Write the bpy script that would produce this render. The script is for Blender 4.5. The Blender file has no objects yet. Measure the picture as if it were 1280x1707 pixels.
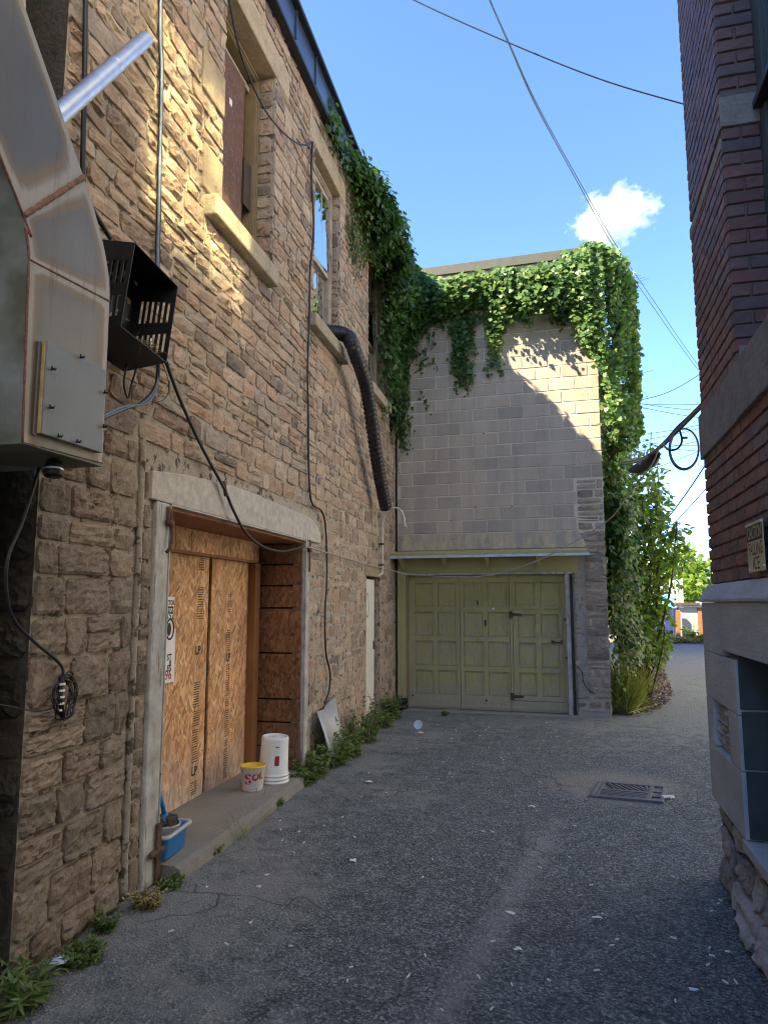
import bpy, bmesh, math, random
import numpy as np
from mathutils import Vector, Matrix, noise as mnoise

S = bpy.context.scene
COL = S.collection
# ------------------------------------------------------------------ camera, sky, sun, exposure
CAM_H = 1.65
YAW, PITCH, FPX = 14.457, 7.298, 1183.0
cam_d = bpy.data.cameras.new('camera')
cam = bpy.data.objects.new('camera', cam_d); COL.objects.link(cam)
cam.location = (0, 0, CAM_H)
cam.rotation_euler = (math.radians(90 + PITCH), 0, math.radians(YAW))
cam_d.sensor_fit = 'VERTICAL'; cam_d.sensor_height = 36.0
cam_d.lens = 36.0 * FPX / 1707.0
cam_d.clip_start = 0.05; cam_d.clip_end = 3000
S.camera = cam

SUN_D = Vector((1.0, 0.75, -1.23)).normalized()          # the way the light travels
SUN_EL = math.asin(-SUN_D.z)
SUN_AZ = math.atan2(-SUN_D.x, -SUN_D.y)
world = bpy.data.worlds.new('World'); S.world = world; world.use_nodes = True
wt = world.node_tree
bg = wt.nodes['Background']
sky = wt.nodes.new('ShaderNodeTexSky'); sky.sky_type = 'NISHITA'; sky.sun_disc = False
sky.sun_elevation = SUN_EL; sky.sun_rotation = SUN_AZ % (2 * math.pi)
sky.altitude = 0; sky.air_density = 0.85; sky.dust_density = 0.0; sky.ozone_density = 7.5
wt.links.new(sky.outputs[0], bg.inputs[0])
bg.inputs[1].default_value = 0.052
sun_d = bpy.data.lights.new('sun', 'SUN'); sun_d.energy = 2.05; sun_d.angle = math.radians(0.5)
sun_d.color = (1.0, 0.88, 0.60)
sun = bpy.data.objects.new('sun', sun_d); COL.objects.link(sun)
sun.rotation_euler = SUN_D.to_track_quat('-Z', 'Y').to_euler()
sun.location = (-20, -18, 22)

vs = S.view_settings
vs.view_transform = 'Standard'; vs.look = 'None'; vs.exposure = 3.3; vs.gamma = 1.0; vs.use_curve_mapping = False
S.render.engine = 'CYCLES'
cy = S.cycles
cy.use_denoising = True
try: cy.denoiser = 'OPENIMAGEDENOISE'
except Exception: pass
cy.max_bounces = 8; cy.diffuse_bounces = 5; cy.glossy_bounces = 4; cy.transmission_bounces = 6; cy.transparent_max_bounces = 8
cy.volume_bounces = 3
cy.caustics_reflective = True; cy.caustics_refractive = False
cy.sample_clamp_indirect = 0.0; cy.sample_clamp_direct = 0.0; cy.blur_glossy = 0.0
cy.use_guiding = True; cy.use_surface_guiding = True; cy.use_volume_guiding = False; cy.guiding_training_samples = 64
cy.pixel_filter_type = 'BLACKMAN_HARRIS'; cy.filter_width = 1.1
try: cy.denoising_prefilter = 'ACCURATE'
except Exception: pass
S.render.film_transparent = False

# ------------------------------------------------------------------ measuring helper: photo pixel -> ray
_yaw, _pit = math.radians(YAW), math.radians(PITCH)
_fw = Vector((-math.sin(_yaw) * math.cos(_pit), math.cos(_yaw) * math.cos(_pit), math.sin(_pit)))
_rt = Vector((math.cos(_yaw), math.sin(_yaw), 0)); _up = _rt.cross(_fw)
EYE = Vector((0, 0, CAM_H))
def ray(px, py): return _fw + _rt * ((px - 640) / FPX) + _up * ((853.5 - py) / FPX)
def at_ground(px, py, z=0.0):
    d = ray(px, py); return EYE + d * ((z - CAM_H) / d.z)
def at_y(px, py, Y):
    d = ray(px, py); return EYE + d * (Y / d.y)
def at_x(px, py, X):
    d = ray(px, py); return EYE + d * (X / d.x)
def at_left(px, py, off=0.0):                            # on the long stone wall, off metres in front of it
    n = Vector((1.0, 0.03415, 0)); d = ray(px, py)
    t = (n.dot(Vector((-2.42 + off, 3.0, 0)) - EYE * 1.0)) / n.dot(d)
    return EYE + d * t
def at_end(px, py, off=0.0):
    n = Vector((0.0309, 1.0, 0)); d = ray(px, py)
    t = (n.dot(Vector((-2.7, 11.2 - off, 0)) - EYE)) / n.dot(d)
    return EYE + d * t
def project(p):
    v = Vector(p) - EYE; z = v.dot(_fw)
    if z < 0.05: return None
    return (640 + FPX * v.dot(_rt) / z, 853.5 - FPX * v.dot(_up) / z, z)

# wall frames: (along, up, out) -> world
def XW(y): return -2.42 - 0.03415 * (y - 3.0)
def W(s, z, d): return (XW(s) + d, s, z)                 # left stone wall
def YE(x): return 11.2 - 0.0309 * (x + 2.7)
def E(s, z, d): return (s, YE(s) - d, z)                 # block wall at the end
BX = 0.88
def B(s, z, d): return (BX - d, s, z)                    # brick wall on the right (s runs along y)

# ------------------------------------------------------------------ mesh accumulators
rng = random.Random(7)
class G:
    def __init__(s): s.v = []; s.f = []; s.t = []
    def add(s, vs_, fs, tone=(0.5, 0, 0)):
        b = len(s.v); s.v.extend([tuple(p) for p in vs_]); s.f.extend([tuple(i + b for i in f) for f in fs])
        s.t.extend([tone] * len(vs_)); return s
    def box(s, a, b, tone=(0.5, 0, 0), fn=None):
        (x0, y0, z0), (x1, y1, z1) = a, b
        P = [(x0, y0, z0), (x1, y0, z0), (x1, y1, z0), (x0, y1, z0), (x0, y0, z1), (x1, y0, z1), (x1, y1, z1), (x0, y1, z1)]
        if fn: P = [fn(*p) for p in P]
        return s.add(P, [(0, 3, 2, 1), (4, 5, 6, 7), (0, 1, 5, 4), (1, 2, 6, 5), (2, 3, 7, 6), (3, 0, 4, 7)], tone)
    def tube(s, pts, r, n=8, cap=True, tone=(0.5, 0, 0)):
        pts = [Vector(p) for p in pts]; rs = r if isinstance(r, (list, tuple)) else [r] * len(pts)
        up = None; V = []; F = []
        for i, p in enumerate(pts):
            d = (pts[min(i + 1, len(pts) - 1)] - pts[max(i - 1, 0)])
            d = d.normalized() if d.length > 1e-9 else Vector((0, 0, 1))
            if up is None:
                up = d.cross(Vector((0.31, 0.17, 0.93)))
                if up.length < 0.1: up = d.cross(Vector((1, 0, 0)))
            up = (up - d * up.dot(d)).normalized(); w = d.cross(up)
            for k in range(n):
                a = 2 * math.pi * k / n; V.append(p + (up * math.cos(a) + w * math.sin(a)) * rs[i])
        for i in range(len(pts) - 1):
            for k in range(n):
                a, b_ = i * n + k, i * n + (k + 1) % n; F.append((a, b_, b_ + n, a + n))
        if cap: F.append(tuple(range(n))[::-1]); F.append(tuple(range((len(pts) - 1) * n, len(pts) * n)))
        return s.add(V, F, tone)
    def lathe(s, prof, c, n=24, tone=(0.5, 0, 0), axis=None):
        c = Vector(c); V = []; F = []
        R_ = axis.to_track_quat('Z', 'Y').to_matrix() if axis is not None else Matrix.Identity(3)
        for r, z in prof:
            for k in range(n):
                a = 2 * math.pi * k / n; V.append(c + R_ @ Vector((r * math.cos(a), r * math.sin(a), z)))
        for i in range(len(prof) - 1):
            for k in range(n):
                a, b_ = i * n + k, i * n + (k + 1) % n; F.append((a, b_, b_ + n, a + n))
        return s.add(V, F, tone)
    def prism(s, poly, h0, h1, fn, tone=(0.5, 0, 0)):       # poly in (a, b), extruded from h0 to h1 along the third coordinate
        n = len(poly); P = [fn(a, b, h0) for a, b in poly] + [fn(a, b, h1) for a, b in poly]
        F = [tuple(range(n))[::-1], tuple(range(n, 2 * n))] + [(i, (i + 1) % n, n + (i + 1) % n, n + i) for i in range(n)]
        return s.add(P, F, tone)

ORG = {}
def parent_to(o, p):
    if p is None: return
    o.parent = p
def obj(name, g, mat, parent=None, smooth=False, bevel=0.0, origin=None, seg=2, angle=35, mesh=None):
    if mesh is None:
        me = bpy.data.meshes.new(name)
        V = np.array(g.v, dtype=np.float64).reshape(-1, 3)
        o_ = np.array(origin) if origin is not None else (np.array([(V[:, 0].min() + V[:, 0].max()) / 2, (V[:, 1].min() + V[:, 1].max()) / 2, V[:, 2].min()]) if len(V) else np.zeros(3))
        me.from_pydata((V - o_).tolist(), [], g.f)
        at = me.attributes.new('tone', 'FLOAT_COLOR', 'POINT')
        T = np.ones((len(V), 4), dtype=np.float32); T[:, :3] = np.array(g.t, dtype=np.float32).reshape(-1, 3)
        at.data.foreach_set('color', T.ravel())
        if smooth: me.shade_smooth()
        if isinstance(mat, (list, tuple)):
            for m in mat: me.materials.append(m)
        else: me.materials.append(mat)
    else:
        me = mesh; o_ = np.array(origin)
    o = bpy.data.objects.new(name, me); COL.objects.link(o)
    ORG[o.name] = Vector(o_)
    po = ORG[parent.name] if parent is not None else Vector((0, 0, 0))
    o.location = Vector(o_) - po
    if parent is not None: o.parent = parent
    if bevel:
        b = o.modifiers.new('bevel', 'BEVEL'); b.width = bevel; b.segments = seg; b.limit_method = 'ANGLE'; b.angle_limit = math.radians(angle)
    if smooth and smooth != True:
        pass
    return o
def thing(name, label, cat, loc=(0, 0, 0), group=None):
    o = bpy.data.objects.new(name, None); COL.objects.link(o); o.location = loc; ORG[o.name] = Vector(loc)
    o.empty_display_size = 0.2
    return tag(o, label, cat, group)
def tag(o, label, cat, group=None, kind=None):
    if label: o['label'] = label
    if cat: o['category'] = cat
    if group: o['group'] = group
    if kind: o['kind'] = kind
    return o
def structure(o): o['kind'] = 'structure'; return o
def stuff(o): o['kind'] = 'stuff'; return o
def sharp(o, deg=35):
    o.data.shade_smooth()
    try: o.data.set_sharp_from_angle(angle=math.radians(deg))
    except Exception: pass
    return o
def catenary(a, b, sag, n=14):
    a, b = Vector(a), Vector(b)
    return [a.lerp(b, i / n) - Vector((0, 0, sag * 4 * (i / n) * (1 - i / n))) for i in range(n + 1)]
def spline(pts, per=6):
    P = [Vector(p) for p in pts]; P = [P[0] * 2 - P[1]] + P + [P[-1] * 2 - P[-2]]; out = []
    for i in range(1, len(P) - 2):
        for k in range(per):
            t = k / per; p0, p1, p2, p3 = P[i - 1], P[i], P[i + 1], P[i + 2]
            out.append(0.5 * ((2 * p1) + (p2 - p0) * t + (2 * p0 - 5 * p1 + 4 * p2 - p3) * t * t + (3 * p1 - p0 - 3 * p2 + p3) * t ** 3))
    out.append(P[-2]); return out
def text_geo(txt, size=1.0, bold=0.0, sx=1.0, align='CENTER'):
    cu = bpy.data.curves.new('text', 'FONT'); cu.body = txt; cu.size = size; cu.align_x = align; cu.align_y = 'CENTER'; cu.offset = bold; cu.resolution_u = 3
    o = bpy.data.objects.new('text', cu); COL.objects.link(o)
    dg = bpy.context.evaluated_depsgraph_get(); dg.update()
    me = o.evaluated_get(dg).to_mesh()
    V = [(v.co.x * sx, v.co.y) for v in me.vertices]; F = [tuple(p.vertices) for p in me.polygons]
    o.evaluated_get(dg).to_mesh_clear(); bpy.data.objects.remove(o); bpy.data.curves.remove(cu)
    return V, F

# ------------------------------------------------------------------ materials
class NB:
    def __init__(s, name):
        s.m = bpy.data.materials.new(name); s.m.use_nodes = True; s.nt = s.m.node_tree; s.nt.nodes.clear()
        s.out = s.nt.nodes.new('ShaderNodeOutputMaterial')
    def n(s, t, ins=None, **p):
        nd = s.nt.nodes.new('ShaderNode' + t)
        for k, v in p.items(): setattr(nd, k, v)
        for k, v in (ins or {}).items(): s.set(nd.inputs[k], v)
        return nd
    def set(s, sock, v):
        if isinstance(v, bpy.types.NodeSocket): s.nt.links.new(v, sock)
        elif v is not None:
            if sock.type == 'RGBA' and len(v) == 3: v = (*v, 1)
            sock.default_value = v
    def pos(s):
        if not hasattr(s, '_p'): s._p = s.n('NewGeometry').outputs['Position']
        return s._p
    def scaled(s, sc):
        return s.n('VectorMath', {0: s.pos(), 1: sc}, operation='MULTIPLY').outputs[0]
    def noise(s, scale, detail=4, rough=0.55, vec=None, dist=0.0):
        return s.n('TexNoise', {'Vector': vec or s.pos(), 'Scale': scale, 'Detail': detail, 'Roughness': rough, 'Distortion': dist}).outputs['Fac']
    def voro(s, scale, vec=None, feature='F1', out='Distance'):
        return s.n('TexVoronoi', {'Vector': vec or s.pos(), 'Scale': scale}, feature=feature).outputs[out]
    def ramp(s, fac, stops, interp='LINEAR'):
        r = s.n('ValToRGB', {'Fac': fac}); cr = r.color_ramp; cr.interpolation = interp
        while len(cr.elements) < len(stops): cr.elements.new(0.5)
        for e, (p, c) in zip(cr.elements, stops):
            e.position = p; e.color = (*c, 1) if isinstance(c, (tuple, list)) else (c, c, c, 1)
        return r.outputs['Color']
    def math(s, op, a, b=0.0, c=None, clamp=False):
        i = {0: a, 1: b}
        if c is not None: i[2] = c
        return s.n('Math', i, operation=op, use_clamp=clamp).outputs[0]
    def mix(s, fac, a, b, blend='MIX'):
        nd = s.n('Mix', data_type='RGBA', blend_type=blend)
        s.set(nd.inputs[0], fac); s.set(nd.inputs[6], a); s.set(nd.inputs[7], b); return nd.outputs[2]
    def tone(s):
        if not hasattr(s, '_t'):
            a = s.n('Attribute', attribute_name='tone'); s._t = s.n('SeparateColor', {0: a.outputs['Color']})
        return s._t
    def rnd(s):                                            # a value of its own for each piece
        oi = s.n('ObjectInfo').outputs['Random']
        return s.math('FRACT', s.math('ADD', s.tone().outputs[0], oi))
    def bump(s, h, strength=0.5, dist=0.01, nrm=None):
        return s.n('Bump', {'Height': h, 'Strength': strength, 'Distance': dist, 'Normal': nrm}).outputs[0]
    def done(s, color, rough=0.85, metal=0.0, normal=None, spec=0.3, **kw):
        p = s.n('BsdfPrincipled', {'Base Color': color, 'Roughness': rough, 'Metallic': metal, 'Normal': normal, 'Specular IOR Level': spec, **kw})
        s.nt.links.new(p.outputs[0], s.out.inputs[0]); return s.m

def mat_stone(name, stops, dark=0.55, bstr=0.9, sc=1.0):
    b = NB(name); r = b.rnd()
    c = b.ramp(r, stops)
    n1 = b.noise(7 * sc, 5, 0.6); n2 = b.noise(38 * sc, 6, 0.7); n3 = b.noise(160 * sc, 3, 0.6)
    bed = b.noise(1.0, 4, 0.65, vec=b.scaled((9 * sc, 9 * sc, 60 * sc)))
    c = b.mix(0.75, c, b.ramp(n1, [(0.25, 0.72), (0.5, 1.05), (0.78, 1.3)]), 'MULTIPLY')
    c = b.mix(0.6, c, b.ramp(n2, [(0.3, 0.62), (0.52, 1.08), (0.8, 1.3)]), 'MULTIPLY')
    c = b.mix(0.45, c, b.ramp(bed, [(0.3, 0.68), (0.6, 1.15)]), 'MULTIPLY')
    rust = b.ramp(b.noise(3.1 * sc, 4, 0.6, dist=0.8), [(0.6, 0.0), (0.72, 1.0)])
    c = b.mix(b.math('MULTIPLY', rust, 0.35), c, (0.30, 0.15, 0.07))
    soot = b.ramp(b.noise(2.2 * sc, 6, 0.7), [(0.56, 0.0), (0.74, 1.0)])
    c = b.mix(b.math('MULTIPLY', soot, dark), c, (0.09, 0.08, 0.075))
    pit = b.ramp(b.voro(42 * sc), [(0.0, 0.0), (0.45, 1.0)])
    fleck = b.ramp(b.noise(75 * sc, 3, 0.65), [(0.62, 0.0), (0.7, 0.5)]); c = b.mix(fleck, c, (0.60, 0.53, 0.45) if name.startswith('weath') else c)
    cav = b.ramp(b.noise(17 * sc, 5, 0.7), [(0.30, 0.75), (0.37, 0.0)]); c = b.mix(cav, c, (0.07, 0.055, 0.045))
    h = b.math('ADD', b.math('MULTIPLY', cav, -0.9), b.math('MULTIPLY', n2, 0.9), b.math('ADD', b.math('MULTIPLY', n3, 0.35), b.math('ADD', b.math('MULTIPLY', bed, 0.7), b.math('MULTIPLY', pit, 0.25))))
    return b.done(c, 0.92, normal=b.bump(h, bstr, 0.028 / sc), spec=0.2)
M = {}
M['stone'] = mat_stone('weathered_sandstone', [(0.0, (0.19, 0.15, 0.125)), (0.08, (0.34, 0.255, 0.2)), (0.25, (0.47, 0.345, 0.255)), (0.38, (0.36, 0.295, 0.25)), (0.5, (0.45, 0.325, 0.235)), (0.62, (0.50, 0.39, 0.30)), (0.75, (0.40, 0.29, 0.22)), (0.87, (0.47, 0.32, 0.225)), (0.95, (0.33, 0.235, 0.185)), (1.0, (0.24, 0.19, 0.165))])
M['corner_stone'] = mat_stone('weathered_corner_stone', [(0.0, (0.17, 0.14, 0.115)), (0.25, (0.29, 0.23, 0.18)), (0.5, (0.25, 0.205, 0.165)), (0.75, (0.33, 0.255, 0.195)), (1.0, (0.22, 0.165, 0.13))], 0.6)
M['pier_stone'] = mat_stone('grey_brown_stone', [(0.0, (0.22, 0.185, 0.15)), (0.3, (0.33, 0.275, 0.22)), (0.6, (0.40, 0.33, 0.26)), (1.0, (0.29, 0.23, 0.18))], 0.4)
M['gap_shade'] = mat_stone('gap_shaded_stone', [(0.0, (0.05, 0.048, 0.048)), (1.0, (0.085, 0.08, 0.076))], 0.4)  # near-black stone puts the shade of the gap into the colour
M['dressed'] = mat_stone('dressed_stone', [(0.0, (0.33, 0.26, 0.18)), (1.0, (0.38, 0.3, 0.21))], 0.4, 0.35)
M['sill'] = mat_stone('sill_stone', [(0.0, (0.30, 0.25, 0.19)), (1.0, (0.36, 0.31, 0.24))], 0.5, 0.35)

b = NB('lime_mortar')
n1 = b.noise(3, 5, 0.6); n2 = b.noise(45, 6, 0.75); n3 = b.noise(220, 2)
c = b.mix(n1, (0.40, 0.345, 0.285), (0.54, 0.47, 0.39)); c = b.mix(0.6, c, b.ramp(n2, [(0.3, 0.6), (0.6, 1.1)]), 'MULTIPLY')
lost = b.ramp(b.noise(13, 4, 0.6), [(0.54, 0.0), (0.61, 1.0)]); c = b.mix(b.math('MULTIPLY', lost, 0.85), c, (0.07, 0.055, 0.045))
M['mortar'] = b.done(c, 0.95, normal=b.bump(b.math('ADD', n2, b.math('MULTIPLY', n3, 0.3)), 1.0, 0.02), spec=0.15)
b = NB('grey_mortar')
n2 = b.noise(45, 6, 0.75)
c = b.mix(b.noise(4, 4), (0.30, 0.28, 0.25), (0.43, 0.41, 0.365)); c = b.mix(0.5, c, b.ramp(n2, [(0.3, 0.6), (0.6, 1.1)]), 'MULTIPLY')
M['grey_mortar'] = b.done(c, 0.95, normal=b.bump(n2, 0.9, 0.015), spec=0.15)

# painted concrete block
b = NB('concrete_block')
r = b.rnd(); n1 = b.noise(1.3, 4); n2 = b.noise(60, 5, 0.7); n3 = b.noise(260, 2)
c = b.ramp(r, [(0.0, (0.375, 0.33, 0.275)), (0.3, (0.44, 0.375, 0.305)), (0.6, (0.47, 0.405, 0.33)), (1.0, (0.50, 0.415, 0.33))])
stk = b.ramp(b.noise(1.0, 6, 0.7, vec=b.scaled((6, 6, 0.55))), [(0.48, 0.0), (0.75, 0.55)]); c = b.mix(stk, c, (0.25, 0.23, 0.20))
c = b.mix(0.6, c, b.ramp(n1, [(0.3, 0.82), (0.7, 1.1)]), 'MULTIPLY'); c = b.mix(0.5, c, b.ramp(n2, [(0.3, 0.75), (0.6, 1.06)]), 'MULTIPLY')
M['block'] = b.done(c, 0.9, normal=b.bump(b.math('ADD', n2, n3), 0.35, 0.006), spec=0.25)
b = NB('block_mortar'); M['block_mortar'] = b.done(b.mix(b.noise(9, 5), (0.54, 0.49, 0.40), (0.68, 0.62, 0.52)), 0.95, normal=b.bump(b.noise(120, 4), 0.6, 0.006))
b = NB('cast_concrete')
n1 = b.noise(2.2, 6, 0.65, vec=b.scaled((3, 3, 0.9))); n2 = b.noise(50, 6, 0.7)
c = b.mix(b.ramp(n1, [(0.4, 0.0), (0.62, 1.0)]), (0.36, 0.33, 0.285), (0.60, 0.49, 0.33)); c = b.mix(0.6, c, b.ramp(n2, [(0.3, 0.6), (0.6, 1.08)]), 'MULTIPLY')
M['concrete'] = b.done(c, 0.93, normal=b.bump(n2, 0.6, 0.012))
b = NB('step_concrete')
n1 = b.noise(2.5, 6, 0.65); n2 = b.noise(90, 5, 0.75)
c = b.mix(n1, (0.19, 0.175, 0.15), (0.33, 0.305, 0.26)); c = b.mix(0.6, c, b.ramp(n2, [(0.3, 0.55), (0.62, 1.12)]), 'MULTIPLY')
M['step'] = b.done(c, 0.93, normal=b.bump(n2, 0.7, 0.01))

# asphalt: aggregate, dust, worn seam
b = NB('asphalt')
n_big = b.noise(0.9, 5, 0.6); n_mid = b.noise(6, 5, 0.65); n_f = b.noise(85, 4, 0.7)
v1 = b.n('TexVoronoi', {'Vector': b.pos(), 'Scale': 100.0}, feature='F1')
v2 = b.n('TexVoronoi', {'Vector': b.pos(), 'Scale': 60.0}, feature='F1')
sep = b.n('SeparateColor', {0: v1.outputs['Color']}); sep2 = b.n('SeparateColor', {0: v2.outputs['Color']})
c = b.ramp(sep.outputs[0], [(0.0, (0.022, 0.030, 0.034)), (0.45, (0.075, 0.095, 0.103)), (0.8, (0.17, 0.195, 0.205)), (1.0, (0.38, 0.39, 0.38))])
c = b.mix(0.35, c, b.ramp(sep2.outputs[1], [(0.0, (0.042, 0.052, 0.057)), (0.8, (0.125, 0.142, 0.149)), (1.0, (0.36, 0.37, 0.36))]))
c = b.mix(0.7, c, b.ramp(n_mid, [(0.3, 0.68), (0.7, 1.35)]), 'MULTIPLY')
px_ = b.n('SeparateXYZ', {0: b.pos()})
# dust washed from the stone wall
dl = b.math('MULTIPLY', b.math('ADD', px_.outputs[0], 2.45), -0.5); dl = b.math('ADD', dl, 1.0)
dl = b.math('ADD', dl, b.math('MULTIPLY', b.math('SUBTRACT', n_big, 0.5), 2.4))
dl = b.math('ADD', dl, b.math('MULTIPLY', b.math('SUBTRACT', n_mid, 0.5), 1.3))
dl = b.ramp(dl, [(0.42, 0.0), (1.0, 1.0)])
dy_ = b.math('ADD', b.math('MULTIPLY', b.math('SUBTRACT', px_.outputs[1], 8.6), 0.55), b.math('MULTIPLY', b.math('SUBTRACT', n_big, 0.5), 3.2))
dy_ = b.math('ADD', dy_, b.math('MULTIPLY', b.math('SUBTRACT', n_mid, 0.5), 3.0))
dy_ = b.ramp(dy_, [(0.25, 0.0), (1.0, 1.0)])
dust = b.math('MAXIMUM', dl, b.math('MULTIPLY', dy_, 0.75))
c = b.mix(b.math('MULTIPLY', dust, 0.72), c, b.mix(n_f, (0.16, 0.16, 0.154), (0.35, 0.345, 0.325)))
# pale worn seam between two lays of asphalt
A_, B_ = at_ground(925, 1370), at_ground(750, 1670); dv = (B_ - A_); L_ = dv.length; dv /= L_
ru = b.n('VectorMath', {0: b.pos(), 1: tuple(A_)}, operation='SUBTRACT').outputs[0]
al = b.n('VectorMath', {0: ru, 1: tuple(dv)}, operation='DOT_PRODUCT').outputs['Value']
ac = b.n('VectorMath', {0: ru, 1: (dv.y, -dv.x, 0)}, operation='DOT_PRODUCT').outputs['Value']
ac = b.math('ADD', ac, b.math('MULTIPLY', b.math('SUBTRACT', n_mid, 0.5), 0.16))
sm = b.math('MULTIPLY', b.ramp(b.math('MULTIPLY', b.math('ABSOLUTE', ac), 6.5), [(0.1, 1.0), (0.75, 0.0)]),
            b.ramp(b.math('ADD', b.math('DIVIDE', al, L_), b.math('MULTIPLY', n_big, 0.4)), [(0.05, 0.0), (0.35, 1.0), (0.95, 1.0), (1.0, 0.8)]))
sm = b.math('MULTIPLY', sm, b.ramp(b.noise(22, 5, 0.75), [(0.36, 0.25), (0.6, 1.0)])); c = b.mix(b.math('MULTIPLY', sm, 0.8), c, b.mix(n_f, (0.16, 0.165, 0.165), (0.40, 0.40, 0.385)))
# crumbled halo round the drain
gc = at_ground(1050, 1318)
gr = b.n('VectorMath', {0: b.pos(), 1: (gc.x - 0.12, gc.y + 0.15, 0)}, operation='DISTANCE').outputs['Value']
gr = b.math('ADD', gr, b.math('MULTIPLY', b.math('SUBTRACT', n_mid, 0.5), 0.75))
c = b.mix(b.math('MULTIPLY', b.ramp(gr, [(0.38, 1.0), (0.72, 0.0)]), 0.6), c, b.mix(n_f, (0.2, 0.185, 0.15), (0.4, 0.37, 0.3)))
# fine cracks towards the passage
vc = b.n('TexVoronoi', {'Vector': b.n('VectorMath', {0: b.pos(), 1: b.n('TexNoise', {'Vector': b.pos(), 'Scale': 2.0}).outputs['Color']}, operation='ADD').outputs[0], 'Scale': 0.8}, feature='DISTANCE_TO_EDGE').outputs['Distance']
ck = b.math('MULTIPLY', b.ramp(vc, [(0.0, 1.0), (0.012, 0.0)]), b.ramp(n_big, [(0.48, 0.0), (0.56, 1.0)]))
c = b.mix(b.math('MULTIPLY', ck, 0.7), c, (0.02, 0.02, 0.02))
h = b.math('ADD', b.math('MULTIPLY', v1.outputs['Distance'], 0.9), b.math('ADD', b.math('MULTIPLY', n_f, 0.5), b.math('MULTIPLY', v2.outputs['Distance'], 0.8)))
h = b.math('SUBTRACT', h, b.math('MULTIPLY', ck, 0.8))
M['asphalt'] = b.done(c, 0.86, normal=b.bump(h, 0.9, 0.012), spec=0.45)

def flat_mat(name, col, rough=0.6, metal=0.0, var=0.25, sc=8, bstr=0.15, bsc=80, spec=0.4, worn=None, wsc=5, wthr=0.62, wstr=(1, 1, 1)):
    b = NB(name); n = b.noise(sc, 5, 0.6); n2 = b.noise(bsc, 4, 0.6)
    c = b.mix(1.0, col, b.ramp(n, [(0.25, 1 - var), (0.75, 1 + var)]), 'MULTIPLY')
    if worn is not None:
        w = b.ramp(b.noise(wsc, 7, 0.7, vec=b.scaled(wstr)), [(wthr, 0.0), (wthr + 0.06, 1.0)]); c = b.mix(w, c, worn)
    return b.done(c, rough, metal, b.bump(n2, bstr, 0.004), spec)
M['grey_timber'] = flat_mat('grey_timber', (0.40, 0.385, 0.375), 0.85, var=0.35, sc=9, bstr=0.8, bsc=60, worn=(0.2, 0.17, 0.15), wsc=3, wthr=0.57, wstr=(10, 10, 1.2))
M['lintel'] = flat_mat('tooled_lintel_stone', (0.44, 0.40, 0.36), 0.9, var=0.3, sc=14, bstr=0.9, bsc=55, worn=(0.44, 0.40, 0.36), wsc=4, wthr=0.55)
M['steel_edge'] = flat_mat('pale_steel_edge', (0.42, 0.43, 0.45), 0.6, 0.3, var=0.3, worn=(0.16, 0.11, 0.08), wsc=9, wthr=0.62)
M['rust'] = flat_mat('rusty_iron', (0.11, 0.06, 0.04), 0.85, 0.2, var=0.5, sc=20, bstr=0.5)
M['rust_orange'] = flat_mat('orange_rust', (0.26, 0.11, 0.04), 0.9, var=0.5, sc=30, bstr=0.5)
M['black'] = flat_mat('black_paint', (0.006, 0.0065, 0.008), 0.5, var=0.3)
M['cable'] = flat_mat('black_cable', (0.015, 0.016, 0.02), 0.45, var=0.2)
M['cable_grey'] = flat_mat('grey_cable', (0.30, 0.29, 0.28), 0.6, var=0.2)
M['cable_blue'] = flat_mat('blue_grey_cable', (0.12, 0.16, 0.24), 0.5, var=0.2)
M['hose'] = flat_mat('black_corrugated_plastic', (0.02, 0.021, 0.026), 0.42, var=0.2)
M['white_plastic'] = flat_mat('white_plastic', (0.74, 0.73, 0.71), 0.4, var=0.07, worn=(0.5, 0.45, 0.38), wsc=7, wthr=0.68)
M['white_paint'] = flat_mat('white_paint', (0.72, 0.67, 0.62), 0.6, var=0.1, worn=(0.4, 0.33, 0.25), wsc=6, wthr=0.66, wstr=(4, 4, 1))
M['yellow_plastic'] = flat_mat('yellow_plastic', (0.78, 0.52, 0.02), 0.4, var=0.08)
M['blue_plastic'] = flat_mat('blue_plastic', (0.02, 0.21, 0.62), 0.35, var=0.08)
M['grey_plastic'] = flat_mat('grey_plastic', (0.42, 0.42, 0.44), 0.45, var=0.12)
M['mop'] = flat_mat('dirty_mop', (0.1, 0.085, 0.07), 0.95, var=0.5, sc=60, bstr=0.9)
M['ink'] = flat_mat('dark_print', (0.03, 0.025, 0.022), 0.7, var=0.3)
M['stamp_ink'] = flat_mat('faded_brown_stamp', (0.11, 0.062, 0.035), 0.8, var=0.4)
M['red_ink'] = flat_mat('red_print', (0.36, 0.03, 0.035), 0.5, var=0.15)
M['paper'] = flat_mat('white_litter', (0.75, 0.73, 0.69), 0.8, var=0.15, sc=30)
M['butt'] = flat_mat('cigarette_paper', (0.72, 0.69, 0.63), 0.85, var=0.2, sc=40)
M['filter'] = flat_mat('cork_filter', (0.45, 0.24, 0.09), 0.85, var=0.2, sc=40)
M['cup'] = flat_mat('pale_blue_plastic', (0.55, 0.68, 0.82), 0.35, var=0.08)
M['sign'] = flat_mat('faded_yellow_sign', (0.47, 0.43, 0.24), 0.6, var=0.08, sc=30)
M['sign_white'] = flat_mat('white_sign', (0.76, 0.75, 0.76), 0.5, var=0.05)
M['window_trim'] = flat_mat('tan_window_trim', (0.24, 0.18, 0.10), 0.7, var=0.2, worn=(0.2, 0.15, 0.09), wsc=3, wthr=0.58, wstr=(6, 6, 0.8))
M['old_paint'] = flat_mat('peeling_grey_paint', (0.42, 0.36, 0.30), 0.75, var=0.2, worn=(0.2, 0.15, 0.11), wsc=4, wthr=0.57, wstr=(5, 5, 1))
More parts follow.
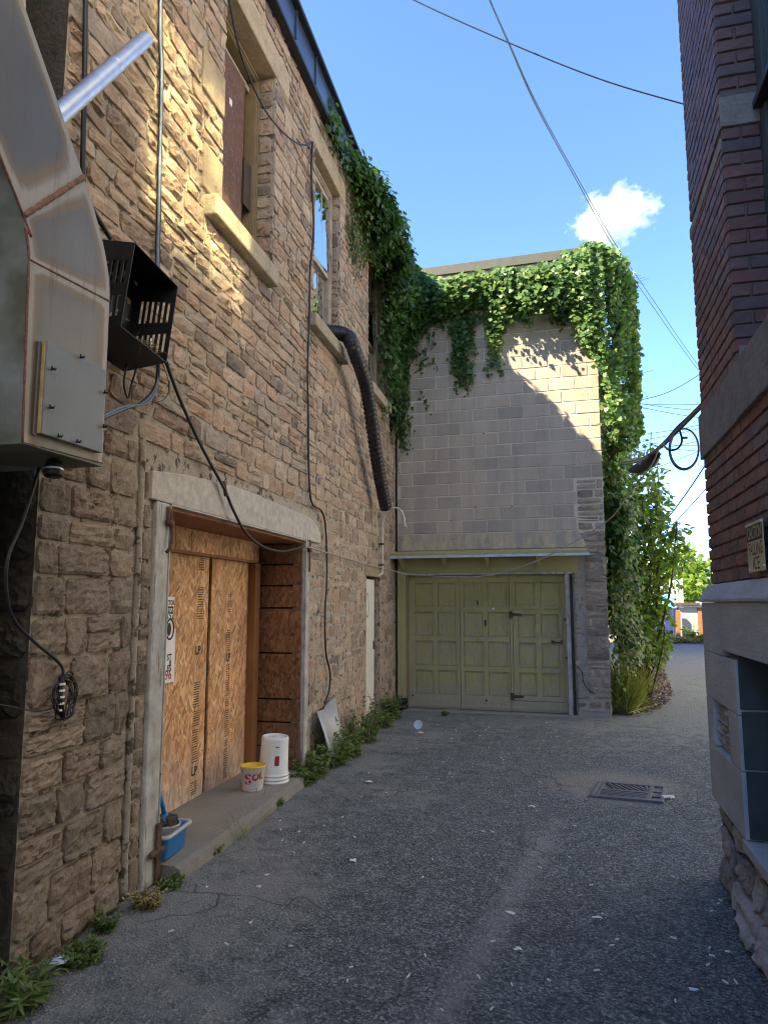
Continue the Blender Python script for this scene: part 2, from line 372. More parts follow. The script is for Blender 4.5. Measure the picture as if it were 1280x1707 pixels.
M['brown_board'] = flat_mat('red_brown_board', (0.125, 0.062, 0.043), 0.8, var=0.3, sc=5, bstr=0.4, worn=(0.21, 0.16, 0.14), wsc=22, wthr=0.56, wstr=(3, 3, 1))
M['dark_board'] = flat_mat('dark_brown_board', (0.055, 0.04, 0.033), 0.8, var=0.35)
M['brown_plank'] = flat_mat('orange_brown_plank', (0.27, 0.115, 0.045), 0.75, var=0.25, sc=4)
M['dark_room'] = flat_mat('dark_interior', (0.03, 0.028, 0.026), 0.95)
M['fascia'] = flat_mat('dark_metal_fascia', (0.10, 0.13, 0.18), 0.32, 0.75, var=0.2, sc=2)
M['fascia_edge'] = flat_mat('black_metal_edge', (0.02, 0.022, 0.026), 0.5, 0.3)
M['bounce_paving'] = flat_mat('pale_bounce_concrete', (0.45, 0.42, 0.37), 0.9, var=0.2, sc=2)  # pale colour for unseen paving, added to bounce sunlight
M['bounce_stucco'] = flat_mat('white_bounce_stucco', (0.78, 0.75, 0.69), 0.9, var=0.1)  # pale colour only for surfaces added to bounce sunlight
M['galv'] = flat_mat('galvanised_steel', (0.55, 0.58, 0.62), 0.44, 0.95, var=0.15, sc=14)
M['sheet'] = flat_mat('grey_sheet_metal', (0.42, 0.42, 0.43), 0.5, 0.35, var=0.2, sc=5)
M['pipe_white'] = flat_mat('cream_conduit', (0.60, 0.54, 0.46), 0.5, var=0.15)
M['roofing'] = flat_mat('grey_roofing', (0.16, 0.16, 0.155), 0.85, var=0.2)
M['cap'] = flat_mat('grey_brown_cap_flashing', (0.085, 0.08, 0.075), 0.6, 0.1, var=0.15)
M['iron'] = flat_mat('worn_cast_iron', (0.16, 0.15, 0.155), 0.55, 0.55, var=0.3, sc=25, worn=(0.14, 0.08, 0.055), wsc=12, wthr=0.62)
M['dark_hole'] = flat_mat('gap_dark', (0.015, 0.015, 0.015), 0.95)  # near-black colour standing in for the shade inside gaps, holes and cracks
M['teal_frame'] = flat_mat('dark_teal_frame', (0.05, 0.075, 0.085), 0.6, var=0.15)
M['green_bar'] = flat_mat('black_green_bar', (0.012, 0.02, 0.02), 0.4)
M['soil'] = flat_mat('leaf_mould', (0.07, 0.045, 0.035), 0.95, var=0.6, sc=30, bstr=1.0, bsc=70, worn=(0.22, 0.16, 0.13), wsc=45, wthr=0.58)
M['bark'] = flat_mat('bark', (0.07, 0.05, 0.035), 0.95, var=0.4, sc=25, bstr=0.8)
M['stem'] = flat_mat('green_stem', (0.09, 0.10, 0.03), 0.8, var=0.3)
M['dry_stem'] = flat_mat('dry_stem', (0.17, 0.13, 0.075), 0.9, var=0.3)

# the dingy green garage paint
b = NB('peeling_olive_paint')
pz = b.n('SeparateXYZ', {0: b.pos()}).outputs[2]
n1 = b.noise(1.1, 5, 0.6); n2 = b.noise(5, 7, 0.72, vec=b.scaled((5, 5, 1.0))); n3 = b.noise(16, 6, 0.7, vec=b.scaled((2.2, 2.2, 0.8))); n4 = b.noise(90, 4)
c = b.mix(b.ramp(n1, [(0.35, 0.0), (0.65, 1.0)]), (0.31, 0.295, 0.115), (0.43, 0.375, 0.15))
c = b.mix(0.5, c, b.ramp(n2, [(0.3, 0.7), (0.7, 1.15)]), 'MULTIPLY')
lowz = b.ramp(b.math('MULTIPLY', pz, 0.45), [(0.02, 0.30), (0.2, 0.06), (0.45, 0.10), (0.6, 0.07), (0.85, 0.0)])
peel = b.ramp(b.math('ADD', n3, lowz), [(0.545, 0.0), (0.63, 1.0)])
c = b.mix(b.math('MULTIPLY', peel, 0.75), c, b.mix(n2, (0.25, 0.215, 0.175), (0.42, 0.38, 0.33)))
c = b.mix(b.ramp(b.math('ADD', b.math('MULTIPLY', pz, -4.0), b.math('MULTIPLY', n2, 0.5)), [(-0.0, 0.0), (0.05, 0.5)]), c, (0.2, 0.19, 0.15))
M['olive'] = b.done(c, 0.75, normal=b.bump(b.math('ADD', n4, b.math('MULTIPLY', peel, -0.6)), 0.35, 0.004))
b = NB('yellow_green_paint')
n1 = b.noise(1.3, 5); n3 = b.noise(9, 7, 0.75, vec=b.scaled((1, 2, 3)))
c = b.mix(n1, (0.34, 0.31, 0.13), (0.46, 0.40, 0.19)); c = b.mix(b.ramp(n3, [(0.62, 0.0), (0.66, 1.0)]), c, (0.2, 0.21, 0.2))
M['canopy'] = b.done(c, 0.7, normal=b.bump(b.noise(70, 4), 0.3, 0.004))
M['drip'] = flat_mat('pale_blue_metal_drip', (0.46, 0.53, 0.60), 0.5, 0.2, var=0.2, sc=6, worn=(0.35, 0.33, 0.2), wsc=10, wthr=0.6)

# oriented strand board: long flakes
def osb_mat(name, mul):
  b = NB(name)
  def flakes(sc, seed, rot=0):
      w = b.n('TexNoise', {'Vector': b.pos(), 'Scale': 6.0, 'Detail': 2.0}).outputs['Color']
      w = b.n('VectorMath', {0: w, 1: (0.07, 0.07, 0.07)}, operation='MULTIPLY').outputs[0]
      v = b.n('VectorMath', {0: b.pos(), 1: w}, operation='ADD').outputs[0]
      v = b.n('VectorMath', {0: v, 1: (seed, seed * 1.7, seed * 0.3)}, operation='ADD').outputs[0]
      v = b.n('VectorRotate', {'Vector': v, 'Angle': math.radians(rot)}, rotation_type='X_AXIS').outputs[0]
      v = b.n('VectorMath', {0: v, 1: sc}, operation='MULTIPLY').outputs[0]
      return b.n('TexVoronoi', {'Vector': v, 'Scale': 1.0, 'Randomness': 1.0}, feature='F1')
  fa = flakes((44, 44, 10), 0.0, 8); fb = flakes((40, 40, 11), 3.1, -38); fc = flakes((52, 52, 12), 7.7, 34)
  sa = b.n('SeparateColor', {0: fa.outputs['Color']}); sb_ = b.n('SeparateColor', {0: fb.outputs['Color']}); sc_ = b.n('SeparateColor', {0: fc.outputs['Color']})
  c = b.ramp(sa.outputs[0], [(0.0, (0.36, 0.17, 0.07)), (0.5, (0.56, 0.29, 0.13)), (1.0, (0.70, 0.43, 0.23))])
  c = b.mix(b.math('GREATER_THAN', sb_.outputs[1], 0.62), c, b.ramp(sb_.outputs[0], [(0.0, (0.40, 0.2, 0.08)), (0.6, (0.58, 0.33, 0.15)), (1.0, (0.72, 0.50, 0.29))]))
  c = b.mix(b.math('GREATER_THAN', sc_.outputs[1], 0.75), c, b.ramp(sc_.outputs[0], [(0.0, (0.25, 0.115, 0.05)), (1.0, (0.62, 0.38, 0.19))]))
  c = b.mix(0.8, c, b.ramp(b.noise(1.9, 5, 0.6), [(0.3, 0.62), (0.7, 1.15)]), 'MULTIPLY')
  zz = b.n('SeparateXYZ', {0: b.pos()}).outputs[2]
  wet = b.ramp(b.math('ADD', b.math('MULTIPLY', zz, 1.0), b.math('MULTIPLY', b.noise(4, 4), 0.9)), [(0.55, 0.8), (1.25, 0.0)])
  c = b.mix(wet, c, b.mix(sa.outputs[0], (0.30, 0.23, 0.18), (0.56, 0.45, 0.36)))
  h = b.math('ADD', sa.outputs[1], sb_.outputs[2])
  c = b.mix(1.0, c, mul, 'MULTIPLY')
  return b.done(c, 0.72, normal=b.bump(h, 0.35, 0.004), spec=0.3)
M['osb'] = osb_mat('strand_board', (1.14, 1.12, 1.16)); M['dark_osb'] = osb_mat('dark_strand_board', (0.42, 0.36, 0.36))  # second copy of the board colour, multiplied darker for the reveal

# brick
b = NB('dark_red_brick')
r = b.rnd(); dk = b.tone().outputs[1]
c = b.ramp(r, [(0.0, (0.115, 0.056, 0.05)), (0.3, (0.155, 0.068, 0.058)), (0.6, (0.19, 0.082, 0.065)), (0.8, (0.14, 0.08, 0.078)), (1.0, (0.08, 0.058, 0.066))])
n1 = b.noise(11, 5, 0.65); n2 = b.noise(70, 5, 0.7)
c = b.mix(0.7, c, b.ramp(n1, [(0.3, 0.6), (0.7, 1.2)]), 'MULTIPLY')
c = b.mix(dk, c, b.mix(n1, (0.08, 0.066, 0.074), (0.14, 0.105, 0.108)))
M['brick'] = b.done(c, 0.58, normal=b.bump(b.math('ADD', n1, n2), 0.5, 0.008), spec=0.6)
b = NB('brick_mortar'); M['brick_mortar'] = b.done(b.mix(b.noise(12, 5), (0.105, 0.094, 0.09), (0.19, 0.172, 0.165)), 0.95, normal=b.bump(b.noise(120, 4), 0.6, 0.006))
M['grey_stone'] = mat_stone('grey_green_band_stone', [(0.0, (0.19, 0.19, 0.18)), (1.0, (0.25, 0.25, 0.235))], 0.35, 0.4)
# grey painted base stones
b = NB('grey_painted_stone')
n1 = b.noise(2.2, 5, 0.6); n2 = b.noise(1.0, 5, 0.6, vec=b.scaled((4, 4, 34)), dist=1.2); n3 = b.noise(120, 4)
c = b.mix(b.ramp(n1, [(0.3, 0.0), (0.7, 1.0)]), (0.285, 0.325, 0.345), (0.41, 0.455, 0.475)); c = b.mix(0.35, c, b.ramp(n2, [(0.35, 0.7), (0.6, 1.1)]), 'MULTIPLY')
M['base'] = b.done(c, 0.7, normal=b.bump(b.math('ADD', n2, b.math('MULTIPLY', n3, 0.25)), 0.45, 0.012), spec=0.35)
M['base_rubble'] = mat_stone('broken_grey_stone', [(0.0, (0.26, 0.255, 0.24)), (0.5, (0.38, 0.375, 0.35)), (1.0, (0.48, 0.47, 0.44))], 0.55, 1.0)
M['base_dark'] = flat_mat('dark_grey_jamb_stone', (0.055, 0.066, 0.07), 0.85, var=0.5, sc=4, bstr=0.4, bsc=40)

# stainless duct with heat tint along its welds
b = NB('welded_stainless')
hz = b.tone()
n1 = b.noise(2.0, 5, 0.6, vec=b.scaled((22, 22, 0.6))); n2 = b.noise(3.0, 5, 0.6); n3 = b.noise(70, 4)
c = b.mix(n2, (0.095, 0.092, 0.088), (0.16, 0.155, 0.148))
edge = b.math('ADD', hz.outputs[1], b.math('MULTIPLY', b.math('SUBTRACT', n2, 0.5), 0.4))
c = b.mix(b.ramp(edge, [(0.25, 0.0), (0.5, 0.55), (0.68, 0.1), (0.8, 0.0)]), c, (0.25, 0.165, 0.09))
c = b.mix(b.ramp(edge, [(0.55, 0.0), (0.75, 0.75), (1.0, 0.75)]), c, (0.36, 0.34, 0.32))
c = b.mix(b.ramp(n1, [(0.62, 0.0), (0.7, 0.35)]), c, (0.12, 0.10, 0.085))
strk = b.ramp(b.noise(1.0, 5, 0.65, vec=b.scaled((30, 30, 1.1))), [(0.52, 0.0), (0.68, 0.6)]); c = b.mix(strk, c, (0.12, 0.085, 0.055))
M['duct'] = b.done(c, b.mix(edge, (0.45, 0.45, 0.45), (0.65, 0.65, 0.65)), 0.55, b.bump(n3, 0.08, 0.003))
b = NB('duct_side'); n2 = b.noise(2.6, 5); c = b.mix(b.ramp(n2, [(0.4, 0.0), (0.6, 1.0)]), (0.11, 0.12, 0.09), (0.24, 0.27, 0.26))
M['duct_side'] = b.done(c, 0.6, 0.4, b.bump(b.noise(50, 4), 0.1, 0.004))
M['weld'] = flat_mat('brown_weld_bead', (0.17, 0.085, 0.06), 0.65, 0.5, var=0.5, sc=60, bstr=1.0, bsc=160)
M['duct_panel'] = flat_mat('dull_zinc_panel', (0.17, 0.185, 0.205), 0.6, 0.4, var=0.15, sc=3, worn=(0.36, 0.37, 0.38), wsc=6, wthr=0.66, wstr=(6, 6, 0.8))
M['gasket'] = flat_mat('ochre_gasket', (0.36, 0.25, 0.11), 0.8, var=0.35, sc=14)

# glass
b = NB('window_glass')
fr = b.n('Fresnel', {'IOR': 1.6}).outputs[0]
gl = b.n('BsdfGlossy', {'Color': (0.9, 0.95, 1, 1), 'Roughness': 0.02, 'Normal': b.bump(b.noise(3, 2), 0.05, 0.02)}).outputs[0]
tr = b.n('BsdfTransparent', {'Color': (0.4, 0.42, 0.42, 1)}).outputs[0]
mx = b.n('MixShader', {0: b.math('MULTIPLY', fr, 4.5, clamp=True), 1: tr, 2: gl}).outputs[0]
b.nt.links.new(mx, b.out.inputs[0]); M['glass'] = b.m
b = NB('old_reflective_glass')
b.nt.links.new(b.n('BsdfGlossy', {'Color': (0.95, 0.93, 0.66, 1), 'Roughness': 0.07, 'Normal': b.bump(b.noise(2.2, 2), 0.1, 0.02)}).outputs[0], b.out.inputs[0]); M['mirror_glass'] = b.m

def leaf_mat(name, stops, trans=0.4, gloss=0.42):
    b = NB(name); r = b.tone().outputs[0]
    c = b.ramp(r, stops); c = b.mix(0.4, c, b.ramp(b.noise(30, 3), [(0.3, 0.7), (0.7, 1.2)]), 'MULTIPLY')
    p = b.n('BsdfPrincipled', {'Base Color': c, 'Roughness': 0.38, 'Specular IOR Level': gloss}).outputs[0]
    t = b.n('BsdfTranslucent', {'Color': b.mix(1.0, c, (1.5, 1.7, 0.7), 'MULTIPLY')}).outputs[0]
    b.nt.links.new(b.n('MixShader', {0: trans, 1: p, 2: t}).outputs[0], b.out.inputs[0]); return b.m
M['ivy'] = leaf_mat('ivy_leaf', [(0.0, (0.04, 0.095, 0.038)), (0.45, (0.085, 0.165, 0.052)), (0.85, (0.145, 0.235, 0.065)), (0.96, (0.22, 0.27, 0.08)), (1.0, (0.28, 0.21, 0.08))])
M['shrub'] = leaf_mat('shrub_leaf', [(0.0, (0.07, 0.13, 0.03)), (0.6, (0.13, 0.21, 0.045)), (1.0, (0.21, 0.27, 0.06))])
M['weed'] = leaf_mat('weed_leaf', [(0.0, (0.09, 0.15, 0.05)), (0.6, (0.155, 0.23, 0.075)), (1.0, (0.27, 0.27, 0.12))])
M['tall_grass'] = leaf_mat('tall_grass', [(0.0, (0.16, 0.19, 0.06)), (0.6, (0.24, 0.26, 0.085)), (1.0, (0.36, 0.33, 0.15))])
M['tree_leaf'] = leaf_mat('sunlit_tree_leaf', [(0.0, (0.13, 0.20, 0.025)), (0.6, (0.19, 0.26, 0.035)), (1.0, (0.26, 0.31, 0.05))])
M['dry_leaf'] = leaf_mat('dry_leaf', [(0.0, (0.10, 0.06, 0.045)), (0.6, (0.17, 0.11, 0.075)), (1.0, (0.30, 0.22, 0.16))], 0.1)
M['dry_grass'] = leaf_mat('dry_grass', [(0.0, (0.28, 0.22, 0.09)), (1.0, (0.42, 0.34, 0.16))], 0.2)
# ------------------------------------------------------------------ ground
gg = G(); n = 90
xs_ = np.concatenate([[-400, -60, -12], np.linspace(-3.2, 3.0, 46), [6, 14, 60, 400]]); ys_ = np.concatenate([[-400, -40, -4], np.linspace(1.2, 16, 84), [20, 26, 34, 60, 150, 1500]])
for y in ys_:
    for x in xs_:
        z = 0.0
        if -3.2 <= x <= 3 and 1.2 <= y <= 16:
            z = 0.010 * mnoise.noise((x * 0.9, y * 0.9, 3.0)) + 0.004 * mnoise.noise((x * 4, y * 4, 9.0)) - 0.006
        gg.v.append((x, y, z)); gg.t.append((0.5, 0, 0))
nx_ = len(xs_)
for j in range(len(ys_) - 1):
    for i in range(nx_ - 1): gg.f.append((j * nx_ + i, j * nx_ + i + 1, (j + 1) * nx_ + i + 1, (j + 1) * nx_ + i))
ground = structure(obj('ground', gg, M['asphalt'], smooth=True, origin=(0, 0, 0)))

# ------------------------------------------------------------------ stone laying
def rubble(s0, s1, z0, z1, hr, wr, holes=(), seed=1, gap=0.012, wav=0.03, jit=0.012, split=0.2):
    """courses of uneven stones: yields four corners (bl, br, tr, tl) in (s, z)"""
    R = random.Random(seed); zs = [z0]
    while zs[-1] < z1 - hr[0]: zs.append(zs[-1] + R.uniform(*hr))
    k = (z1 - z0) / (zs[-1] - z0); zs = [z0 + (z - z0) * k for z in zs]
    def bz(i, s):
        if i == 0 or i == len(zs) - 1: return zs[i]
        return zs[i] + wav * mnoise.noise((s * 1.3, i * 7.31, seed * 1.7)) + wav * 0.5 * mnoise.noise((s * 4.1, i * 3.3, seed))
    out = []
    for i in range(len(zs) - 1):
        h = zs[i + 1] - zs[i]; s = s0 - R.uniform(0, wr[0] * 0.6)
        while s < s1 - 0.02:
            w = R.uniform(*wr) * (0.7 + 0.6 * R.random()) * (0.75 + h / (hr[0] + hr[1])); e = min(s + w, s1)
            if s1 - e < wr[0] * 0.45: e = s1
            a, b_ = max(s, s0), e
            parts = [(0.0, 1.0)]
            if R.random() < split and h > hr[0] * 1.3:
                f = R.uniform(0.38, 0.62); parts = [(0.0, f), (f, 1.0)]
            for (f0, f1) in parts:
                g_ = gap * R.uniform(0.6, 1.4) * 0.5
                q = []
                for (ss, ff) in ((a, f0), (b_, f0), (b_, f1), (a, f1)):
                    lo, hi = bz(i, ss), bz(i + 1, ss); q.append([ss, lo + (hi - lo) * ff])
                sg = (1, -1, -1, 1); zg = (1, 1, -1, -1)
                for c_ in range(4):
                    q[c_][0] += sg[c_] * g_ + R.uniform(-jit, jit) * (0 if (q[c_][0] in (s0, s1)) else 1); q[c_][1] += zg[c_] * g_ + R.uniform(-jit, jit) * 0.4
                ok = True
                for (h0, h1, v0, v1) in holes:
                    m0, m1 = min(q[0][0], q[3][0]), max(q[1][0], q[2][0]); k0, k1 = min(q[0][1], q[1][1]), max(q[2][1], q[3][1])
                    if m0 < h1 and m1 > h0 and k0 < v1 and k1 > v0:
                        A = (m1 - m0) * (k1 - k0)
                        opts = [((h0 - m0) * (k1 - k0), 0), ((m1 - h1) * (k1 - k0), 1), ((v0 - k0) * (m1 - m0), 2), ((k1 - v1) * (m1 - m0), 3)]
                        best, w_ = max(opts)
                        if best < 0.12 * A or best < 0.0012: ok = False; break
                        for c_ in q:
                            if w_ == 0: c_[0] = min(c_[0], h0)
                            elif w_ == 1: c_[0] = max(c_[0], h1)
                            elif w_ == 2: c_[1] = min(c_[1], v0)
                            else: c_[1] = max(c_[1], v1)
                if ok and q[1][0] - q[0][0] > 0.012 and q[2][0] - q[3][0] > 0.012 and q[3][1] - q[0][1] > 0.01 and q[2][1] - q[1][1] > 0.01:
                    out.append(q)
            s = e
    return out

def stone_geo(q, R, depth, rough, nx=4, nz=3, ring=0.012, back=-0.03, fn=None, corner=0.3):
    w = (q[1][0] - q[0][0] + q[2][0] - q[3][0]) / 2; h = (q[3][1] - q[0][1] + q[2][1] - q[1][1]) / 2
    ru, rv = min(0.3, ring / max(w, .01)), min(0.3, ring / max(h, .01))
    us = [0, ru] + [ru + (1 - 2 * ru) * i / nx for i in range(1, nx)] + [1 - ru, 1]
    vs_ = [0, rv] + [rv + (1 - 2 * rv) * i / nz for i in range(1, nz)] + [1 - rv, 1]
    off = R.uniform(0, 100); V = []; tilt = (R.uniform(-1, 1) * rough * 0.8, R.uniform(-1, 1) * rough * 0.8)
    nu, nv = len(us), len(vs_)
    for j, v in enumerate(vs_):
        for i, u in enumerate(us):
            a = q[0][0] * (1 - u) * (1 - v) + q[1][0] * u * (1 - v) + q[2][0] * u * v + q[3][0] * (1 - u) * v
            z = q[0][1] * (1 - u) * (1 - v) + q[1][1] * u * (1 - v) + q[2][1] * u * v + q[3][1] * (1 - u) * v
            edge = i in (0, nu - 1) or j in (0, nv - 1); inner = not edge and (i in (1, nu - 2) or j in (1, nv - 2))
            cu, cv = (a - (q[0][0] + q[2][0]) / 2), (z - (q[0][1] + q[2][1]) / 2)
            if (i in (0, 1, nu - 2, nu - 1)) and (j in (0, 1, nv - 2, nv - 1)):
                k = corner * (0.35 + R.random()) * min(w, h) * 0.28; l = math.hypot(cu, cv) + 1e-6; a -= cu / l * k; z -= cv / l * k
            n_ = mnoise.noise((a * 9 + off, z * 14, off)) * 0.6 + mnoise.noise((a * 26 + off, z * 34, off * 2)) * 0.5 + (mnoise.noise((a * 62 + off, z * 70, off * 3)) * 0.35 if nx > 5 else 0)
            if edge:
                d = back; a += R.uniform(-.3, .3) * ring * 0.5; z += R.uniform(-.3, .3) * ring * 0.5
            else:
                a += R.uniform(-1, 1) * ring * 0.45; z += R.uniform(-1, 1) * ring * 0.45
                d = depth * (0.55 if inner else 1.0) + rough * (n_ * (0.8 if inner else 1.3) + R.uniform(-.35, .35)) + tilt[0] * (u - .5) + tilt[1] * (v - .5)
                d = max(d, back + 0.012)
            V.append(fn(a, z, d))
    F = [(j * nu + i, j * nu + i + 1, (j + 1) * nu + i + 1, (j + 1) * nu + i) for j in range(nv - 1) for i in range(nu - 1)]
    return V, F
def px_area(c, fn):
    P = [project(fn(a, z, 0)) for a, z in c]
    if any(p is None for p in P): return 0
    cx_ = sum(p[0] for p in P) / 4; cy_ = sum(p[1] for p in P) / 4
    if cx_ < -15 or cx_ > 1295 or cy_ < -15 or cy_ > 1722: return 0
    return abs(sum(P[i][0] * P[(i + 1) % 4][1] - P[(i + 1) % 4][0] * P[i][1] for i in range(4))) / 2
def lay(name, stones, parent, mat, most, seed=3, stuff_name=None, cover=(), handed=None):
    """the stones that show largest become parts of their own, the rest one joined part"""
    R = random.Random(seed); rows = []
    for (q, fn, depth, rough, ring) in stones:
        ar = px_area(q, fn); P = project(fn((q[0][0] + q[2][0]) / 2, (q[0][1] + q[2][1]) / 2, 0))
        hid = P is not None and any(x0 < P[0] < x1 and y0 < P[1] < y1 for (x0, y0, x1, y1) in cover)
        rows.append((0 if hid else ar, q, fn, depth, rough, ring))
    rows.sort(key=lambda r: -r[0]); rest = G()
    for i, (ar, q, fn, depth, rough, ring) in enumerate(rows):
        lin = math.sqrt(max(ar, 1)); nx = 3 if lin < 22 else (5 if lin < 36 else (8 if lin < 55 else 13)); nz = 2 if lin < 22 else (3 if lin < 36 else (5 if lin < 55 else 9))
        V, F = stone_geo(q, R, depth, rough, nx, nz, ring, fn=fn, corner=0.28)
        tone = (R.random(), 0, 0)
        if i < most and ar > 40: obj(name, G().add(V, F, tone), mat, parent)
        else: rest.add(V, F, tone)
    if rest.v: stuff(obj(stuff_name or name, rest, mat, parent))
def sheet(g, fn, s0, s1, z0, z1, holes, deep, tone=(0.5, 0, 0)):
    """a wall face with openings and their reveals"""
    ss = sorted({s0, s1, *[h for H in holes for h in H[:2]]}); zs = sorted({z0, z1, *[h for H in holes for h in H[2:]]})
    for i in range(len(ss) - 1):
        for j in range(len(zs) - 1):
            cs, cz = (ss[i] + ss[i + 1]) / 2, (zs[j] + zs[j + 1]) / 2
            if any(H[0] < cs < H[1] and H[2] < cz < H[3] for H in holes): continue
            g.add([fn(ss[i], zs[j], 0), fn(ss[i + 1], zs[j], 0), fn(ss[i + 1], zs[j + 1], 0), fn(ss[i], zs[j + 1], 0)], [(0, 1, 2, 3)], tone)
    for (a, b_, c_, d_) in holes:
        for (p, q) in (((a, c_), (a, d_)), ((b_, d_), (b_, c_)), ((a, d_), (b_, d_)), ((b_, c_), (a, c_))):
            g.add([fn(*p, 0), fn(*q, 0), fn(*q, -deep), fn(*p, -deep)], [(0, 1, 2, 3)], tone)
def wbox(g, s0, s1, z0, z1, d0, d1, fn=W, tone=(0.5, 0, 0)):
    return g.box((s0, z0, d0), (s1, z1, d1), tone, fn)

# ------------------------------------------------------------------ the long stone building on the left
SB = thing('stone_building', 'long brown rubble stone building with a boarded doorway and three tall upper windows', 'building', (-2.6, 7.0, 0))
CY = 2.81                                                  # near corner of the building
DOOR = (3.98, 6.66, 0.0, 2.28); W1 = (4.60, 5.66, 4.60, 6.56); W2 = (6.84, 7.84, 4.66, 6.66); W3 = (9.32, 10.3, 4.72, 6.72); SD = (9.26, 10.06, 0.12, 2.02)
HOLES = [DOOR, W1, W2, W3, SD]
LT = 7.35
g = G(); sheet(g, W, CY, 11.25, -0.1, LT, HOLES, 0.32)
obj('wall', g, M['mortar'], SB)
g = G(); wbox(g, CY, CY + .02, -0.1, LT, -6.5, -0.002); obj('side_wall', g, M['gap_shade'], SB)
g = G(); wbox(g, CY, 17, LT - 0.03, LT + 0.12, -6.5, -0.02); obj('roof', g, M['roofing'], SB)
g = G(); wbox(g, CY + .02, 17, -0.1, LT - 0.04, -6.5, -6.4); wbox(g, 16.9, 17, -0.1, LT - 0.04, -6.4, -0.02); wbox(g, 11.25, 16.9, -0.1, LT - 0.04, -0.3, -0.02); obj('rear_wall', g, M['mortar'], SB)
g = G(); wbox(g, 3.03, 11.2, 3.0, 3.1, -6.4, -0.35); obj('upper_floor', g, M['dark_room'], SB)
g = G(); wbox(g, 3.03, 11.2, 3.1, LT - .05, -1.6, -1.5); wbox(g, 3.03, 11.2, -.1, 3, -1.6, -1.5); obj('inner_wall', g, M['dark_room'], SB)

ST = []; CS_ = []
R0 = random.Random(11)
LIN = [(3.74, 7.15, 2.27, 2.62)]
extra = [(4.34, 6.02, 6.54, 6.86), (4.32, 5.62, 4.42, 4.62), (6.62, 8.08, 6.64, 6.95), (6.66, 7.98, 4.50, 4.68), (9.1, 10.55, 6.70, 7.0), (9.2, 10.5, 4.56, 4.74), (9.15, 10.2, 2.0, 2.2), (3.62, 3.71, 0, 2.62), (3.81, 4.0, 0, 2.3), (6.64, 6.80, 0, 2.3), (4.22, 4.61, 5.35, 5.72), (4.28, 4.61, 4.62, 5.0)]
HH = HOLES + LIN + extra
# squared rock-faced blocks by the corner
for q in rubble(CY, 3.63, 0.0, 2.6, (0.13, 0.25), (0.16, 0.34), HH, 21, 0.010, 0.012, 0.006, 0.12): CS_.append((q, W, 0.026, 0.02, 0.006))
for q in rubble(3.70, 3.82, 0.0, 2.45, (0.09, 0.2), (0.2, 0.3), HH, 22, 0.012, 0.015, 0.01, 0.1): CS_.append((q, W, 0.02, 0.016, 0.007))
# uneven rubble above and beyond
for q in rubble(CY, 7.0, 2.6, LT, (0.085, 0.17), (0.12, 0.30), HH, 23, 0.015, 0.03, 0.018, 0.16): ST.append((q, W, 0.020, 0.015, 0.005))
for q in rubble(7.0, 11.2, 2.6, LT, (0.08, 0.17), (0.11, 0.28), HH, 24, 0.017, 0.03, 0.018, 0.16): ST.append((q, W, 0.013, 0.011, 0.005))
for q in rubble(6.7, 11.2, 0.0, 2.6, (0.09, 0.20), (0.12, 0.32), HH, 25, 0.018, 0.035, 0.024, 0.2): ST.append((q, W, 0.007, 0.009, 0.006))
# far reveals of the openings and the return into the gap
def jamb(s): return lambda a, z, d: W(s - d - 0.004, z, -a)
for (H, sd) in ((W1, 31), (W2, 32), (W3, 33), (SD, 34)):
    for q in rubble(0.01, 0.17 if H is not SD else 0.3, H[2], H[3], (0.10, 0.2), (0.18, 0.3), (), sd, 0.02, 0.01, 0.006, 0.1): ST.append((q, jamb(H[1]), 0.014, 0.010, 0.006))
SID = []
def side(a, z, d): return (XW(CY) - a, CY - d, z)
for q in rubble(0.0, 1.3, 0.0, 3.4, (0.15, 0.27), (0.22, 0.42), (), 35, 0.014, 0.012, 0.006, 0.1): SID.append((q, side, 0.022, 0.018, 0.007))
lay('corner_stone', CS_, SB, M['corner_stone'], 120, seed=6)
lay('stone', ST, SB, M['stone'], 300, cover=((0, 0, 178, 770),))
lay('side_stone', SID, SB, M['gap_shade'], 40, seed=4)
# mortar ridge of the straight joint
g = G(); R = random.Random(5); zz_ = np.linspace(0.02, 2.62, 40)
pts = [W(3.665 + 0.012 * mnoise.noise((z * 2, 1, 1)), z, 0.012 + 0.006 * mnoise.noise((z * 7, 2, 1))) for z in zz_]
g.tube(pts, [0.02 + 0.006 * mnoise.noise((z * 5, 4, 4)) for z in zz_], 8); obj('mortar_joint', g, M['mortar'], SB, smooth=True)

# big lintel over the doorway: tooled, with a broken uneven top
g = G(); top = []
R = random.Random(9)
for i in range(29):
    s = 3.76 + (7.12 - 3.76) * i / 28; t = (s - 3.76) / 3.36
    top.append((s, 2.445 + 0.12 * t ** 0.7 + 0.035 * math.sin(t * 5.0) + 0.012 * mnoise.noise((s * 6, 1, 2)) - (0.14 * max(0, (t - .86) / .14) ** 2)))
poly = [(3.76, 2.275), (7.12, 2.275)] + top[::-1]
g.prism(poly, -0.31, 0.03, W); obj('lintel', g, M['lintel'], SB, bevel=0.008)
g = G(); wbox(g, 3.99, 6.65, 2.262, 2.273, -0.1, 0.038); obj('lintel_edge', g, M['grey_timber'], SB)
g = G(); wbox(g, 3.985, 6.655, 2.24, 2.262, -0.49, 0.0); obj('soffit_board', g, M['brown_plank'], SB)
for (s0, s1, m, z1, z0) in ((3.83, 3.985, 'grey_timber', 2.272, 0.0), (6.66, 6.775, 'grey_timber', 2.272, 0.05)):
    g = G(); wbox(g, s0, s1, z0, z1, -0.12, 0.028); obj('door_post', g, M[m], SB, bevel=0.008)
g = G(); wbox(g, 3.985, 3.992, 0.02, 2.262, -0.1, 0.034); obj('post_strip', g, M['steel_edge'], SB)
